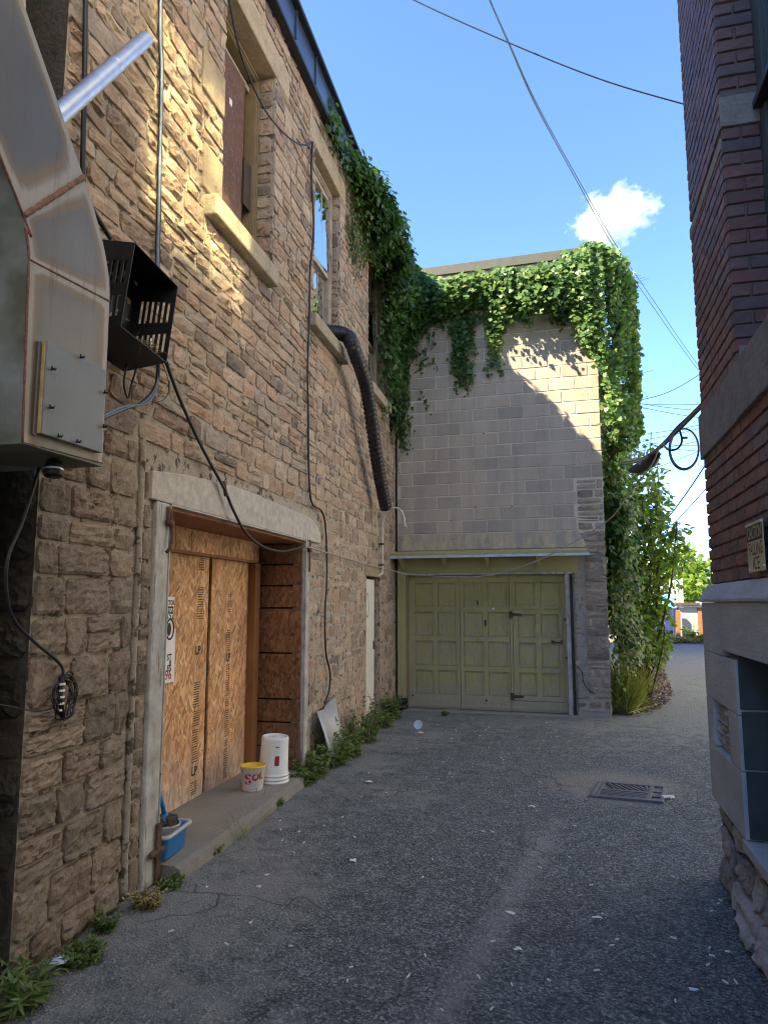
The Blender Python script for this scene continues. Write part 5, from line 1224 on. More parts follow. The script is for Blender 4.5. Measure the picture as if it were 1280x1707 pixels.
hd = (Vector((-.05, -.09, .5))).normalized()
g = G(); g.lathe([(.05, .0), (.052, .012), (.03, .03), (.018, .05), (0, .055)], wc + Vector((0, 0, .02)), 18); g.tube([wc + Vector((0, 0, .05)), wc + hd * .24], [.015, .013], 12); obj('socket', g, M['blue_plastic'], MP, smooth=True)
g = G(); g.tube([wc + hd * .235, wc + hd * 1.12], .0105, 10); obj('handle', g, M['grey_plastic'], MP, smooth=True)

# white sign half hidden behind the door post
q = [OSB(4.4, 1.72, .02)]
WS = thing('white_sign', 'narrow white printed sign fixed to the boards, half hidden behind the grey post', 'sign', OSB(4.45, 1.0, .015))
def SW(s, z, d): return W(s, z, OD + .013 + d)
sx1 = lambda z: 4.755
def edge_pt(px_, py_): 
    n_ = Vector((1.0, .03415, 0)); d_ = ray(px_, py_); t_ = n_.dot(Vector((-2.42 + OD + .015, 3.0, 0)) - EYE) / n_.dot(d_); v = EYE + d_ * t_; return (v.y, v.z)
ed = [edge_pt(291, 995), edge_pt(290, 1020), edge_pt(289, 1028), edge_pt(287, 1032), edge_pt(288, 1040), edge_pt(293, 1050), edge_pt(292, 1075), edge_pt(290, 1136)]
poly = [(4.42, ed[-1][1] - .01), (ed[-1][0], ed[-1][1])] + [e for e in ed[::-1][1:]] + [(4.42, ed[0][1] + .01)]
g = G(); g.prism(poly, 0, .004, SW); obj('sign_board', g, M['sign_white'], WS)
for (t, py_, sz_, m, xo, sx_) in (('ACTOR', 1005, .05, 'ink', .1, .8), ('ASTOL', 1016, .05, 'ink', .1, .75), ('152', 1027, .075, 'ink', .095, .95), ('ST', 1095, .065, 'ink', .13, 1), ('8', 1105, .06, 'ink', .14, 1), ('ES', 1113, .065, 'ink', .13, 1), ('96', 1124, .1, 'red_ink', .1, 1.0)):
    s_, z_ = edge_pt(289, py_); s_ = ed[-1][0] - .012
    V, F = text_geo(t, sz_, .002, sx_, 'RIGHT'); g = G().add([SW(s_ - xo * .3 + x, z_ + y, .0048) for x, y in V], F); obj('lettering', g, M[m], WS)
for py_ in (1012, 1021.5):
    s_, z_ = edge_pt(289, py_); g = G(); g.box((s_ - .2, z_ - .006, .0041), (ed[0][0] - .01, z_ + .006, .0046), fn=SW); obj('printed_bar', g, M['ink'], WS)
s_, z_ = edge_pt(283, 1049)
g = G(); g.tube([SW(s_ + .055 * math.cos(a), z_ + .075 * math.sin(a), .005) for a in np.linspace(0, 6.283, 30)], .007, 5); g.add([SW(s_ - .01 + .03 * math.cos(a), z_ + .05 * math.sin(a), .0047) for a in np.linspace(0, 6.1, 20)], [tuple(range(20))]); obj('ring_print', g, M['ink'], WS)

# ------------------------------------------------------------------ drain grate
GA = thing('drain_grate', 'worn cast iron drain grate set in the asphalt, one end broken open', 'grate', (.46, 6.85, 0))
O_ = Vector((.135, 6.60, 0)); U_ = Vector((.56, -.045, 0)); V_ = Vector((.09, .51, 0)); Wd = 1.0
def GR(u, v, z): return O_ + U_ * u + V_ * v + Vector((0, 0, z))
def gbar(name, poly, z0, z1, m='iron', par=GA, bev=.003):
    g = G(); g.prism(poly, z0, z1, GR); return obj(name, g, M[m], par, bevel=bev)
gbar('frame_bar', [(-.03, -.03), (1.03, -.03), (1.03, .045), (-.03, .045)], -.05, .014); gbar('frame_bar', [(-.03, .955), (1.03, .955), (1.03, 1.03), (-.03, 1.03)], -.05, .014)
gbar('frame_bar', [(-.03, .047), (.03, .047), (.03, .953), (-.03, .953)], -.05, .014); gbar('frame_bar', [(.975, .047), (1.03, .047), (1.03, .953), (.975, .953)], -.05, .014)
gbar('grate_bar', [(.78, .047), (.845, .047), (.845, .953), (.78, .953)], -.05, .012); gbar('grate_bar', [(.032, .047), (.10, .047), (.10, .953), (.032, .953)], -.05, .012)
gbar('grate_bar', [(.102, .46), (.778, .46), (.778, .54), (.102, .54)], -.05, .012)
for k in range(9):
    a = .02 + .095 * k
    def clip(u): return min(max(u, .104), .776)
    # far half leans one way, near half the other
    p_ = [(clip(a + .26), .542), (clip(a + .31), .542), (clip(a + .06), .951), (clip(a + .01), .951)]
    if p_[1][0] - p_[0][0] > .01 or p_[2][0] - p_[3][0] > .01: gbar('grate_bar', p_, -.045, .010)
for k in range(4): v = .10 + .095 * k; gbar('grate_bar', [(.104, v), (.776, v - .02), (.776, v + .03), (.104, v + .05)], -.045, .010)
for v in (.3, .62): gbar('grate_bar', [(.847, v), (.973, v), (.973, v + .05), (.847, v + .05)], -.05, .006)
g = G(); R = random.Random(3)
SCR = []
def scrap(px_, py_, size, label, m='paper', z=.004):
    p = at_ground(px_, py_, 0); R = random.Random(int(px_ * 7 + py_)); g = G(); n = 9
    for k in range(n):
        a = 2 * math.pi * k / n; r_ = size * R.uniform(.35, 1.0); g.v.append(tuple(p + Vector((r_ * math.cos(a) * 1.3, r_ * math.sin(a), z + R.uniform(0, size * .35))))); g.t.append((.5, 0, 0))
    g.v.append(tuple(p + Vector((0, 0, z + size * .45)))); g.t.append((.5, 0, 0))
    g.f = [(k, (k + 1) % n, n) for k in range(n)]; return tag(obj('litter', g, M[m]), label, 'litter')
scrap(1113, 1331, .055, 'torn white paper lying at the broken end of the drain grate')
scrap(701, 1223, .05, 'crumpled white paper just below the pale cup near the garage')
scrap(616, 1305, .045, 'long torn white scrap lying out in front of the weeds')
scrap(589, 1436, .028, 'crumpled white scrap alone on the asphalt in front of the doorway')
scrap(852, 1525, .03, 'curled white scrap beside the pale seam in the asphalt')
scrap(864, 1584, .03, 'torn white scrap right of the seam near the bottom of the lane')
scrap(885, 1346, .03, 'small flat white scrap left of the drain grate')
scrap(996, 1532, .028, 'ragged white scrap in the lower right of the lane')
scrap(98, 1617, .06, 'pale crumpled wrapper among the grass in the bottom left corner', 'cup', .03)
scrap(1156, 1652, .02, 'small pale blue capsule shaped scrap near the bottom right', 'cup')
p = at_ground(697, 1214, 0) + Vector((0, 0, .045)); g = G(); ax = Vector((-.1, -1, .3)).normalized()
g.lathe([(.0, .004), (.048, .004), (.052, .0), (.056, .008), (.06, .012), (.056, .016), (.05, .012), (.0, .009)], p, 28, axis=ax); tag(obj('cup_lid', g, M['cup'], smooth=True), 'round pale blue plastic cup lid standing on the asphalt before the garage', 'lid')
# loose grit on the asphalt
RG = np.random.default_rng(8); g = G(); n_ = 9000
for k in range(n_):
    y = 2.3 + 8.3 * RG.random() ** 1.6; x = RG.uniform(-2.2, .8); r_ = RG.uniform(.0022, .006) * (1.35 if RG.random() < .08 else 1); z0 = .010 * mnoise.noise((x * 0.9, y * 0.9, 3.0)) + 0.004 * mnoise.noise((x * 4, y * 4, 9.0)) - .006
    a_ = RG.uniform(0, 6.28, 3) * .33 + np.array((0, 2.1, 4.2)); q = [(x + r_ * math.cos(t), y + r_ * math.sin(t), z0 - .001) for t in a_] + [(x + r_ * .2, y, z0 + r_ * RG.uniform(.5, 1.1))]
    g.add(q, [(0, 1, 3), (1, 2, 3), (2, 0, 3)], (float(RG.random()), 0, 0))
b = NB('stone_grit'); M['grit'] = b.done(b.ramp(b.tone().outputs[0], [(0.0, (0.03, 0.034, 0.037)), (0.5, (0.10, 0.115, 0.12)), (0.85, (0.22, 0.235, 0.24)), (1.0, (0.55, 0.54, 0.52))]), 0.8)
stuff(obj('loose_grit', g, M['grit']))
# cigarette butts
R = random.Random(99); g = G(); g.tube([(0, -.014, .004), (0, .010, .004)], .0042, 6); proto = g; n_b = 0
gm = G().add(g.v, g.f); base_b = None
def butt(p, a, l, lab):
    global base_b
    if base_b is None:
        g = G(); g.tube([(-.016, 0, 0), (.016, 0, 0)], .0042, 6); base_b = obj('cigarette_butt', g, M['butt'], origin=(0, 0, 0)); o = base_b
    else: o = base_b.copy(); COL.objects.link(o)
    tag(o, lab, 'cigarette butt', 'cigarette butts scattered over the asphalt'); o.location = p; o.rotation_euler = (0, R.uniform(-.1, .1), a); o.scale = (l, 1, 1)
regs = [((300, 1330), (520, 1480), 24, .8), ((540, 1330), (1180, 1480), 16, .85), ((250, 1480), (1230, 1690), 22, .85), ((700, 1190), (960, 1240), 34, .8), ((520, 1240), (900, 1330), 26, .8), ((1180, 1480), (1265, 1640), 10, 1.0)]
rl = ('white cigarette butt scattered in front of the doorway step', 'white cigarette butt in the middle of the lane near the drain', 'white cigarette butt on the nearest stretch of asphalt', 'pale cigarette butt scattered before the green garage door', 'white cigarette butt lying between the weeds and the garage', 'white cigarette butt near the foot of the grey stone base')
for ri, ((x0, y0), (x1, y1), n_, l) in enumerate(regs):
    for k in range(n_):
        px_, py_ = R.uniform(x0, x1), R.uniform(y0, y1); p = at_ground(px_, py_, 0)
        if p.x < -2.2 or p.x > .8 or p.y > 11: continue
        p.z = .010 * mnoise.noise((p.x * 0.9, p.y * 0.9, 3.0)) + 0.004 * mnoise.noise((p.x * 4, p.y * 4, 9.0)) - .001; butt(p, R.uniform(0, 3.14), R.uniform(.5, 1.15) * l, rl[ri])
for (px_, py_) in ((372, 1398), (385, 1390), (398, 1382), (410, 1374), (418, 1368), (405, 1380), (424, 1362), (380, 1395)):
    p = at_ground(px_, py_, 0); p.z = .004; butt(p, R.uniform(0, 3), .9, 'white cigarette butt tucked along the edge of the step')

# ------------------------------------------------------------------ wires overhead
def wire(label, pts, r=.008, name='overhead_wire', m='cable', group=None):
    g = G(); g.tube(spline(pts, 8), r, 5); return tag(obj(name, g, M[m], smooth=True), label, 'wire', group)
Y_ = at_y
wire('single wire sloping across the top of the sky down to the brick corner', [Y_(560, -70, 9), Y_(690, 0, 9), Y_(845, 70, 9), Y_(1000, 132, 9), Y_(1148, 176, 9), Y_(1260, 205, 9)], .010)
wire('left wire of the pair running steeply from the top of the sky past the cloud', [Y_(790, -70, 8), Y_(816, 0, 9), Y_(850, 78, 10.5), Y_(895, 180, 13), Y_(960, 300, 17), Y_(1020, 408, 22), Y_(1080, 500, 28), Y_(1172, 628, 38), Y_(1260, 730, 50)], [.009] * 100 if False else .012)
wire('right wire of the pair running steeply from the top of the sky past the cloud', [Y_(790, -72, 8), Y_(816, -1, 9), Y_(851, 78, 10.5), Y_(898, 180, 13), Y_(964, 300, 17), Y_(1026, 408, 22), Y_(1088, 500, 28), Y_(1172, 620, 38), Y_(1260, 720, 50)], .012)
wire('curved wire rising from the vine column to the brick corner', [Y_(1040, 668, 26), Y_(1070, 666, 26), Y_(1110, 655, 26), Y_(1150, 634, 26), Y_(1200, 600, 26)], .014)
far = [((1040, 671), (1200, 672), 'highest of the nearly level far wires right of the vines'), ((1040, 668), (1200, 686), 'far wire falling gently to the right below the level one'), ((1040, 672), (1200, 700), 'lower far wire falling to the right above the cable loop'),
       ((1050, 726), (1200, 700), 'far wire rising to the right behind the cable loop'), ((1060, 735), (1200, 704), 'second far wire rising to the right behind the cable loop'), ((1060, 752), (1200, 726), 'third far wire rising behind the cable loop'),
       ((1080, 738), (1200, 741), 'level far wire seen through the cable loop'), ((1080, 742), (1200, 752), 'lower level far wire seen through the cable loop'),
       ((1060, 790), (1200, 735), 'steeper far wire crossing below the cable loop'), ((1100, 892), (1210, 894), 'upper of the low far wires above the bright trees'), ((1100, 893), (1210, 900), 'middle low far wire above the bright trees'), ((1110, 898), (1210, 912), 'lowest far wire above the bright trees')]
for a, b_, lab in far: wire(lab, catenary(Y_(*a, 44), Y_(*b_, 44), .12, 6), .016, group=None)
wire('twisted wire rising steeply right below the cable loop', [Y_(1095, 880, 14), Y_(1115, 860, 13.5), Y_(1145, 820, 12.5), Y_(1175, 775, 11.5), Y_(1200, 735, 11)], .010)
wire('lower steep wire beside the twisted one', [Y_(1095, 900, 20), Y_(1125, 870, 19), Y_(1155, 838, 18), Y_(1185, 805, 17)], .010)
# thick service bundle from the brick corner to the garage corner
CBL = thing('service_cable_bundle', 'thick black bundle of service cables strung from the brick corner to the vine covered garage', 'cable bundle', Y_(1172, 673, 5.2))
mainP = [Y_(1182, 664, 4.95), Y_(1172, 673, 5.1), Y_(1148, 696, 5.7), Y_(1128, 716, 6.4), Y_(1108, 738, 7.2), Y_(1085, 756, 8.4), Y_(1060, 768, 9.8), Y_(1035, 772, 11.1)]
for k in range(3):
    g = G(); g.tube(spline([Vector(p) + Vector((0, 0, .014 * (k - 1) + .006 * math.sin(i * 1.7 + k))) for i, p in enumerate(mainP)], 8), .010 if k else .013, 7); obj('strand', g, M['cable'], CBL, smooth=True)
c0 = Y_(1140, 748, 6.6); g = G()
ex, ez = _rt, _up
for k in range(2): g.tube([c0 + ex * ((.125 + .006 * k) * math.cos(a)) + ez * ((.175 + .008 * k) * math.sin(a)) + Vector((0, .02 * k, 0)) for a in np.linspace(1.9 + .2 * k, 1.9 + 6.2, 40)], .0075, 7)
obj('slack_loop', g, M['cable_blue'], CBL, smooth=True)
g = G(); g.tube(spline([Y_(1132, 716, 6.4), Y_(1136, 735, 6.4), Y_(1128, 748, 6.5), Y_(1114, 750, 6.6), Y_(1106, 742, 6.9)], 8), .009, 7); obj('slack_loop', g, M['cable'], CBL, smooth=True)
p = Y_(1140, 730, 6.4); g = G(); g.box(tuple(p + Vector((-.02, -.01, -.008))), tuple(p + Vector((.025, .01, .009)))); obj('red_tag', g, M['red_ink'], CBL)
p = Y_(1074, 772, 9.0); g = G(); g.tube([Y_(1096, 757, 8.2), Y_(1086, 768, 8.6), Y_(1066, 780, 9.3), Y_(1050, 784, 9.8)], [.03, .075, .075, .03], 12); obj('splice_case', g, M['black'], CBL, smooth=True)
for (px_, py_) in ((1064, 766), (1078, 762), (1118, 730)):
    p = Y_(px_, py_, 8.6); g = G(); g.tube([p + Vector((0, 0, .06)), p + Vector((.01, 0, -.06))], .012, 6); obj('lashing', g, M['cable_grey'], CBL)
# ------------------------------------------------------------------ foliage
NPR = np.random.default_rng(5)
def shape(kind):
    if kind == 'ivy':
        hb = [(0, 0, 0), (.30, -.06, .03), (.52, .22, -.02), (.34, .42, .05), (.42, .66, -.02), (.16, .78, .03), (0, 1.05, -.06)]; mid = (0, .45, .0)
    elif kind == 'ovate':
        hb = [(0, 0, 0), (.2, .14, .03), (.30, .38, .03), (.24, .66, .0), (.1, .88, -.04), (0, 1.05, -.08)]; mid = (0, .5, -.01)
    elif kind == 'lance':
        hb = [(0, 0, 0), (.10, .2, .02), (.12, .5, .0), (.06, .8, -.06), (0, 1.0, -.14)]; mid = (0, .5, -.02)
    else:
        hb = [(0, 0, 0), (.008, .05, 0), (.009, .5, .0), (.005, .8, -.06), (0, 1.0, -.14)]; mid = (0, .55, .0)
    n = len(hb); V = list(hb) + [(-x, y, z) for x, y, z in hb[1:-1]] + [mid]; m = len(V) - 1; F = []
    for i in range(n - 1): F.append((i, i + 1, m))
    L_ = [0] + list(range(n, 2 * n - 2)) + [n - 1]
    for i in range(len(L_) - 1): F.append((L_[i + 1], L_[i], m))
    return np.array(V), F
SH = {k: shape(k) for k in ('ivy', 'ovate', 'lance', 'blade')}
def foliage(name, kind, P, T, Nn, size, tone, mat, parent=None, jitter=.35):
    """leaves: base points P, tip directions T, face normals Nn, lengths"""
    V0, F0 = SH[kind]; P = np.asarray(P, float); n = len(P); T = np.asarray(T, float); Nn = np.asarray(Nn, float)
    T = T + NPR.normal(0, jitter, T.shape); T /= np.linalg.norm(T, axis=1, keepdims=True) + 1e-9
    Nn = Nn + NPR.normal(0, jitter, Nn.shape); X = np.cross(T, Nn); X /= np.linalg.norm(X, axis=1, keepdims=True) + 1e-9; Z = np.cross(X, T)
    size = np.asarray(size, float).reshape(-1, 1, 1)
    V = P[:, None, :] + size * (V0[None, :, 0:1] * X[:, None, :] + V0[None, :, 1:2] * T[:, None, :] + V0[None, :, 2:3] * Z[:, None, :])
    k = len(V0); V = V.reshape(-1, 3); o_ = V.mean(axis=0); o_[2] = V[:, 2].min()
    F = np.array(F0)[None] + (np.arange(n) * k)[:, None, None]; F = F.reshape(-1, 3)
    me = bpy.data.meshes.new(name); me.vertices.add(len(V)); me.loops.add(F.size); me.polygons.add(len(F))
    me.vertices.foreach_set('co', (V - o_).ravel()); me.loops.foreach_set('vertex_index', F.ravel()); me.polygons.foreach_set('loop_start', np.arange(len(F)) * 3)
    me.update(calc_edges=True)
    t = np.ones((len(V), 4), np.float32); t[:, 0] = np.repeat(np.asarray(tone, float), k); at = me.attributes.new('tone', 'FLOAT_COLOR', 'POINT'); at.data.foreach_set('color', t.ravel())
    me.materials.append(mat); o = obj(name, None, mat, parent, mesh=me, origin=o_); return o
class LV:
    def __init__(s): s.P = []; s.T = []; s.N = []; s.S = []; s.C = []
    def put(s, p, t, n, size, c): s.P.append(tuple(p)); s.T.append(tuple(t)); s.N.append(tuple(n)); s.S.append(size); s.C.append(c)
    def make(s, name, kind, mat, parent=None, jitter=.35, stuff_=True):
        o = foliage(name, kind, s.P, s.T, s.N, s.S, s.C, mat, parent, jitter); return stuff(o) if stuff_ else o
RV = random.Random(42)
def strand(lv, stem, fn, s, z, length, d0, d1, step=.035, size=(.075, .13), drift=.35, tone=(0, .85), up=.6, dens=2, outn=(0, -1, 0)):
    """a hanging shoot: leaves along a wandering line down a wall"""
    a, zz, ph = s, z, RV.uniform(0, 9); n = max(2, int(length / step)); pts = []
    for i in range(n):
        f = i / n; zz -= step * RV.uniform(.7, 1.2); a += drift * step * math.sin(ph + i * .35) + RV.gauss(0, step * .25)
        d = (d0 + (d1 - d0) * math.sin(min(1, f * 1.15) * math.pi) ** .7) * RV.uniform(.55, 1.1); pts.append(fn(a, zz, max(.01, d * .6)))
        for k in range(dens):
            if RV.random() < .3: continue
            o = Vector(outn); p = fn(a + RV.gauss(0, .035), zz + RV.gauss(0, .03), max(.015, d + RV.gauss(0, .03)))
            t = Vector((RV.gauss(0, .45), RV.gauss(0, .3), -1)) + o * RV.uniform(.1, .8); nn = o + Vector((0, 0, RV.uniform(.1, up * 1.6)))
            sz = RV.uniform(*size) * .86 * (1 - .45 * f); lv.put(p, t, nn, sz, RV.uniform(tone[0], tone[1] * .96) if RV.random() < .985 else RV.uniform(.95, 1))
    if stem is not None and len(pts) > 2: stem.tube(pts[::2], .004, 4, cap=False)

def ivy_thing(label, loc): return thing('climbing_vine', label, 'vine', loc)
# vine over the top of the garage front
v = ivy_thing('leafy green vine draped along the top of the block wall with hanging strands', E(-1, 6.2, .1)); lv = LV(); st = G()
x = -2.6
while x < .5:
    t = (x + 2.6) / 3.1; base = .62 + .22 * mnoise.noise((x * 1.9, 0, 3)) + .12 * mnoise.noise((x * 6, 0, 1)) + (.55 if x < -1.85 else 0) * (1 - max(0, (x + 2.6)) / .9) - .05 * t
    for k in range(2): strand(lv, st if k == 0 else None, E, x + RV.uniform(-.03, .03), 7.08 + RV.uniform(-.12, .12) - (.16 if -2.0 < x < .0 else 0), base * RV.uniform(.75, 1.15), .08, .42, dens=3, tone=(.25, .98) if x > -1.9 else (0, .6))
    x += .045
def bunch(x0, x1, ztop, zbot, n, dens=2, tone=(.1, .85), d=(.03, .14), size=(.07, .12)):
    for k in range(n):
        u = RV.gauss(.5, .25); x = x0 + (x1 - x0) * u; l = (ztop - zbot) * (1 - abs(u - .5) * 1.1) * RV.uniform(.65, 1.02)
        strand(lv, st, E, x, ztop, max(.2, l), d[0], d[1], dens=dens, tone=tone, size=size, drift=.5)
for k in range(46): strand(lv, st if k % 4 == 0 else None, E, RV.uniform(-1.0, .42), RV.uniform(6.55, 6.95), RV.uniform(.35, .75), .36, .54, dens=2, tone=(.25, .98))  # extra overhanging shoots, added to cast shade down the wall
bunch(-1.72, -1.33, 6.5, 4.66, 16); bunch(-1.55, -1.45, 5.5, 4.62, 3); bunch(-1.2, -.78, 6.4, 5.25, 10, tone=(.4, .98)); bunch(-1.08, -.9, 5.6, 5.1, 3)
bunch(-2.5, -2.1, 6.3, 5.3, 7, dens=1, tone=(0, .5)); bunch(-.75, -.45, 6.4, 5.95, 6); bunch(-.3, .3, 6.6, 5.9, 26, tone=(.1, .7), d=(.06, .34))
for (x, z) in ((-2.25, 5.45), (-2.3, 5.0), (-2.2, 4.78), (-2.05, 5.5)): strand(lv, st, E, x, z + .2, .28, .02, .05, dens=1, size=(.05, .09))
lv.make('foliage', 'ivy', M['ivy'], v); obj('stems', st, M['bark'], v)
# the corner strip between the two walls
v = ivy_thing('narrow dark vine hanging down the corner where stone and block walls meet', E(-2.6, 5, .1)); lv = LV(); st = G()
for k in range(26): strand(lv, st if k % 3 == 0 else None, E, RV.gauss(-2.57, .06), RV.uniform(5.6, 7.0), RV.uniform(.8, 1.9), .05, .2, dens=2, tone=(0, .6), drift=.25)
for k in range(5): strand(lv, st, E, RV.gauss(-2.58, .03), RV.uniform(4.8, 5.4), RV.uniform(.7, 1.5), .03, .08, dens=1, tone=(.1, .7), size=(.05, .09), drift=.2)
lv.make('foliage', 'ivy', M['ivy'], v); obj('stems', st, M['bark'], v)
# bright column at the right corner
v = ivy_thing('dense bright vine column covering the right corner of the garage', E(.7, 4.2, .1)); lv = LV(); st = G()
def CO(a, z, d):                                           # wraps round the corner: a < 0 on the front, a > 0 along the side
    r = d
    if a < 0: return (GX1 + a * 1.0 + .1, YE(GX1) - r - .02, z)
    return (GX1 + .06 + min(a, .45) * .9 + r * .45, YE(GX1) - r * .75 + a * 1.3, z)
for k in range(190):
    a = RV.uniform(-.42, .55); z = 7.16 - RV.random() ** 1.3 * 2.9 + .08 * RV.gauss(0, 1); wl = 1 if a > -.12 else .75
    lim = 4.2 if a > -.02 else (5.3 + (-.02 - a) * 1.6); z = max(z, lim + .15)
    strand(lv, st if k % 5 == 0 else None, CO, a, z, min(RV.uniform(.5, 1.0), z - lim + .1), .12, .36, dens=3, tone=(.25, 1.0), drift=.25, size=(.08, .135))
for k in range(40): strand(lv, None, CO, RV.uniform(-.3, .35), RV.uniform(7.05, 7.3), .35, .05, .25, dens=4, tone=(.5, 1.0))
lv.make('foliage', 'ivy', M['ivy'], v)
for k in range(14):
    p = Vector(CO(RV.uniform(.35, .55), RV.uniform(4.6, 6.9), .3)); d = Vector((RV.uniform(.6, 1), RV.uniform(-.3, .3), RV.uniform(-.2, .5))) * RV.uniform(.12, .3); st.tube([p, p + d * .5, p + d + Vector((0, 0, -.03))], .003, 4)
obj('stems', st, M['stem'], v)
# thinner growth on the side wall lower down
v = ivy_thing('looser shaded vine trailing down the garage side behind the stone pier', (.9, 12, 3)); lv = LV(); st = G()
def SI(a, z, d): return (GX1 + .05 + d, YE(GX1) + a, z)
for k in range(240):
    a = .15 + RV.random() * 3.2; z = RV.uniform(2.2, 4.8) if a < 1.2 else RV.uniform(2.5, 6.6)
    strand(lv, st if k % 6 == 0 else None, SI, a, z, RV.uniform(.6, 1.4), .05, .30, dens=2, tone=(.1, .95), outn=(1, -.2, 0), size=(.08, .13))
for k in range(80): strand(lv, None, SI, RV.uniform(-.02, 1.0), RV.uniform(1.2, 4.6), RV.uniform(.5, 1.1), .06, .42, dens=2, tone=(0, .55), outn=(1, -.5, 0), size=(.07, .13))  # darker leaf tones put the shade of the lower growth into the colour
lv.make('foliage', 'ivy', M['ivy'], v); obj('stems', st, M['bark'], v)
# vine along the eaves of the stone building
v = ivy_thing('shaded vine hanging from the eaves of the long stone wall', W(9.8, 6.5, .1)); lv = LV(); st = G()
s = 7.0
while s < 11.1:
    t = (s - 7.0) / 4.1; 
    if s < 8.0: n_, l, dm = (1 if RV.random() < .45 else 0), .25 + .35 * RV.random(), .12
    else: n_, l, dm = 3, ((.38 + (s - 8.0) * .45) if s < 9.8 else 1.75 + .5 * (s - 9.8)) * RV.uniform(.6, 1.12), .18 + .3 * min(1, (s - 8) / 1.0)
    for k in range(n_): strand(lv, st if k == 0 else None, W, s + RV.uniform(-.03, .03), 7.42 + RV.uniform(-.15, .12), min(l, 2.6), .10, dm, dens=3 if s > 8.2 else 2, tone=(0, .72), outn=(1, -.15, 0), drift=.3, size=(.07, .12))
    s += .05
for k in range(26): strand(lv, st, W, RV.uniform(8.1, 8.9), RV.uniform(6.4, 7.1), RV.uniform(.4, .9), .03, .08, dens=1, tone=(.2, .9), outn=(1, -.2, 0), size=(.05, .08))
for k in range(20): strand(lv, st, W, RV.uniform(9.9, 10.7), RV.uniform(5.4, 6.2), RV.uniform(.6, 1.3), .05, .25, dens=2, tone=(0, .6), outn=(1, -.2, 0))
for k in range(9): strand(lv, st, W, RV.uniform(10.75, 11.05), RV.uniform(4.8, 5.6), RV.uniform(.5, 1.3), .04, .12, dens=2, tone=(0, .6), outn=(1, -.3, 0))
for k in range(14): strand(lv, None, W, RV.uniform(7.3, 8.1), 7.4, RV.uniform(.2, .5), .06, .14, dens=1, tone=(.1, .8), outn=(1, -.2, 0), size=(.06, .10))
lv.make('foliage', 'ivy', M['ivy'], v); obj('stems', st, M['bark'], v)

# ------------------------------------------------------------------ shrubs beyond the garage corner
def branchy(lv, st, base, tips, size, tone, leafn, r0=.02, spread=.22, droop=.15, kind='ovate'):
    for tip in tips:
        b0 = Vector(base) + Vector((RV.gauss(0, .1), RV.gauss(0, .1), 0)); t = Vector(tip); m1 = b0.lerp(t, .5) + Vector((RV.gauss(0, .15), RV.gauss(0, .15), .25)); P = spline([b0, m1, t], 8); st.tube(P, [r0 * (1 - .8 * i / len(P)) for i in range(len(P))], 5, cap=False)
        for k in range(leafn):
            f = .35 + .65 * RV.random() ** .7; q = P[min(len(P) - 1, int(f * (len(P) - 1)))]; tw = Vector((RV.gauss(0, 1), RV.gauss(0, 1), RV.gauss(0, .6))); tw.normalize(); e = q + tw * RV.uniform(.05, spread)
            if k % 4 == 0: st.tube([q, q.lerp(e, .6) + Vector((0, 0, .02)), e], .003, 3, cap=False)
            for j in range(3):
                p = q.lerp(e, RV.uniform(.4, 1.1)) + Vector((RV.gauss(0, .03), RV.gauss(0, .03), RV.gauss(0, .03))); tt = tw + Vector((RV.gauss(0, .6), RV.gauss(0, .6), -droop - .4)); lv.put(p, tt, Vector((RV.gauss(0, .4), -.45, .9)), RV.uniform(*size), RV.uniform(*tone))
def shrub(name, label, cat, base, tips, size, tone, leafn, mat='shrub', kind='ovate', **k):
    t = thing(name, label, cat, base); lv = LV(); st = G(); branchy(lv, st, base, tips, size, tone, leafn, **k); lv.make('foliage', kind, M[mat], t, .4); obj('stems', st, M['bark'], t); return t
tips = [Y_(px_, py_, Y) for (px_, py_, Y) in ((1050, 735, 14), (1075, 745, 13.6), (1085, 720, 15), (1062, 790, 13), (1090, 790, 13.5), (1098, 812, 13), (1070, 830, 12.6), (1084, 848, 12.8), (1040, 800, 12.6), (1045, 850, 12.4), (1118, 862, 12.4), (1128, 868, 12.2), (1065, 900, 12.4), (1040, 900, 12.2), (1058, 930, 12.4), (1060, 950, 12.2), (1040, 740, 14.5), (1095, 760, 14.5))]
shrub('tall_shrub', 'tall leafy shrub leaning out behind the vine covered garage corner', 'shrub', (1.0, 13.2, 0), tips, (.08, .14), (.0, .9), 70, r0=.03, spread=.26)
tips = [Y_(px_, py_, Y) for (px_, py_, Y) in ((1060, 980, 12.8), (1085, 985, 13.2), (1045, 1005, 12.4), (1070, 1020, 12.8), (1080, 1045, 13), (1050, 1040, 12.6), (1095, 1058, 13.6), (1040, 985, 12.4))]
shrub('low_shrub', 'low dark green shrub spreading at the foot of the tall one', 'shrub', (1.1, 12.9, 0), tips, (.08, .15), (.0, .9), 70, r0=.018)
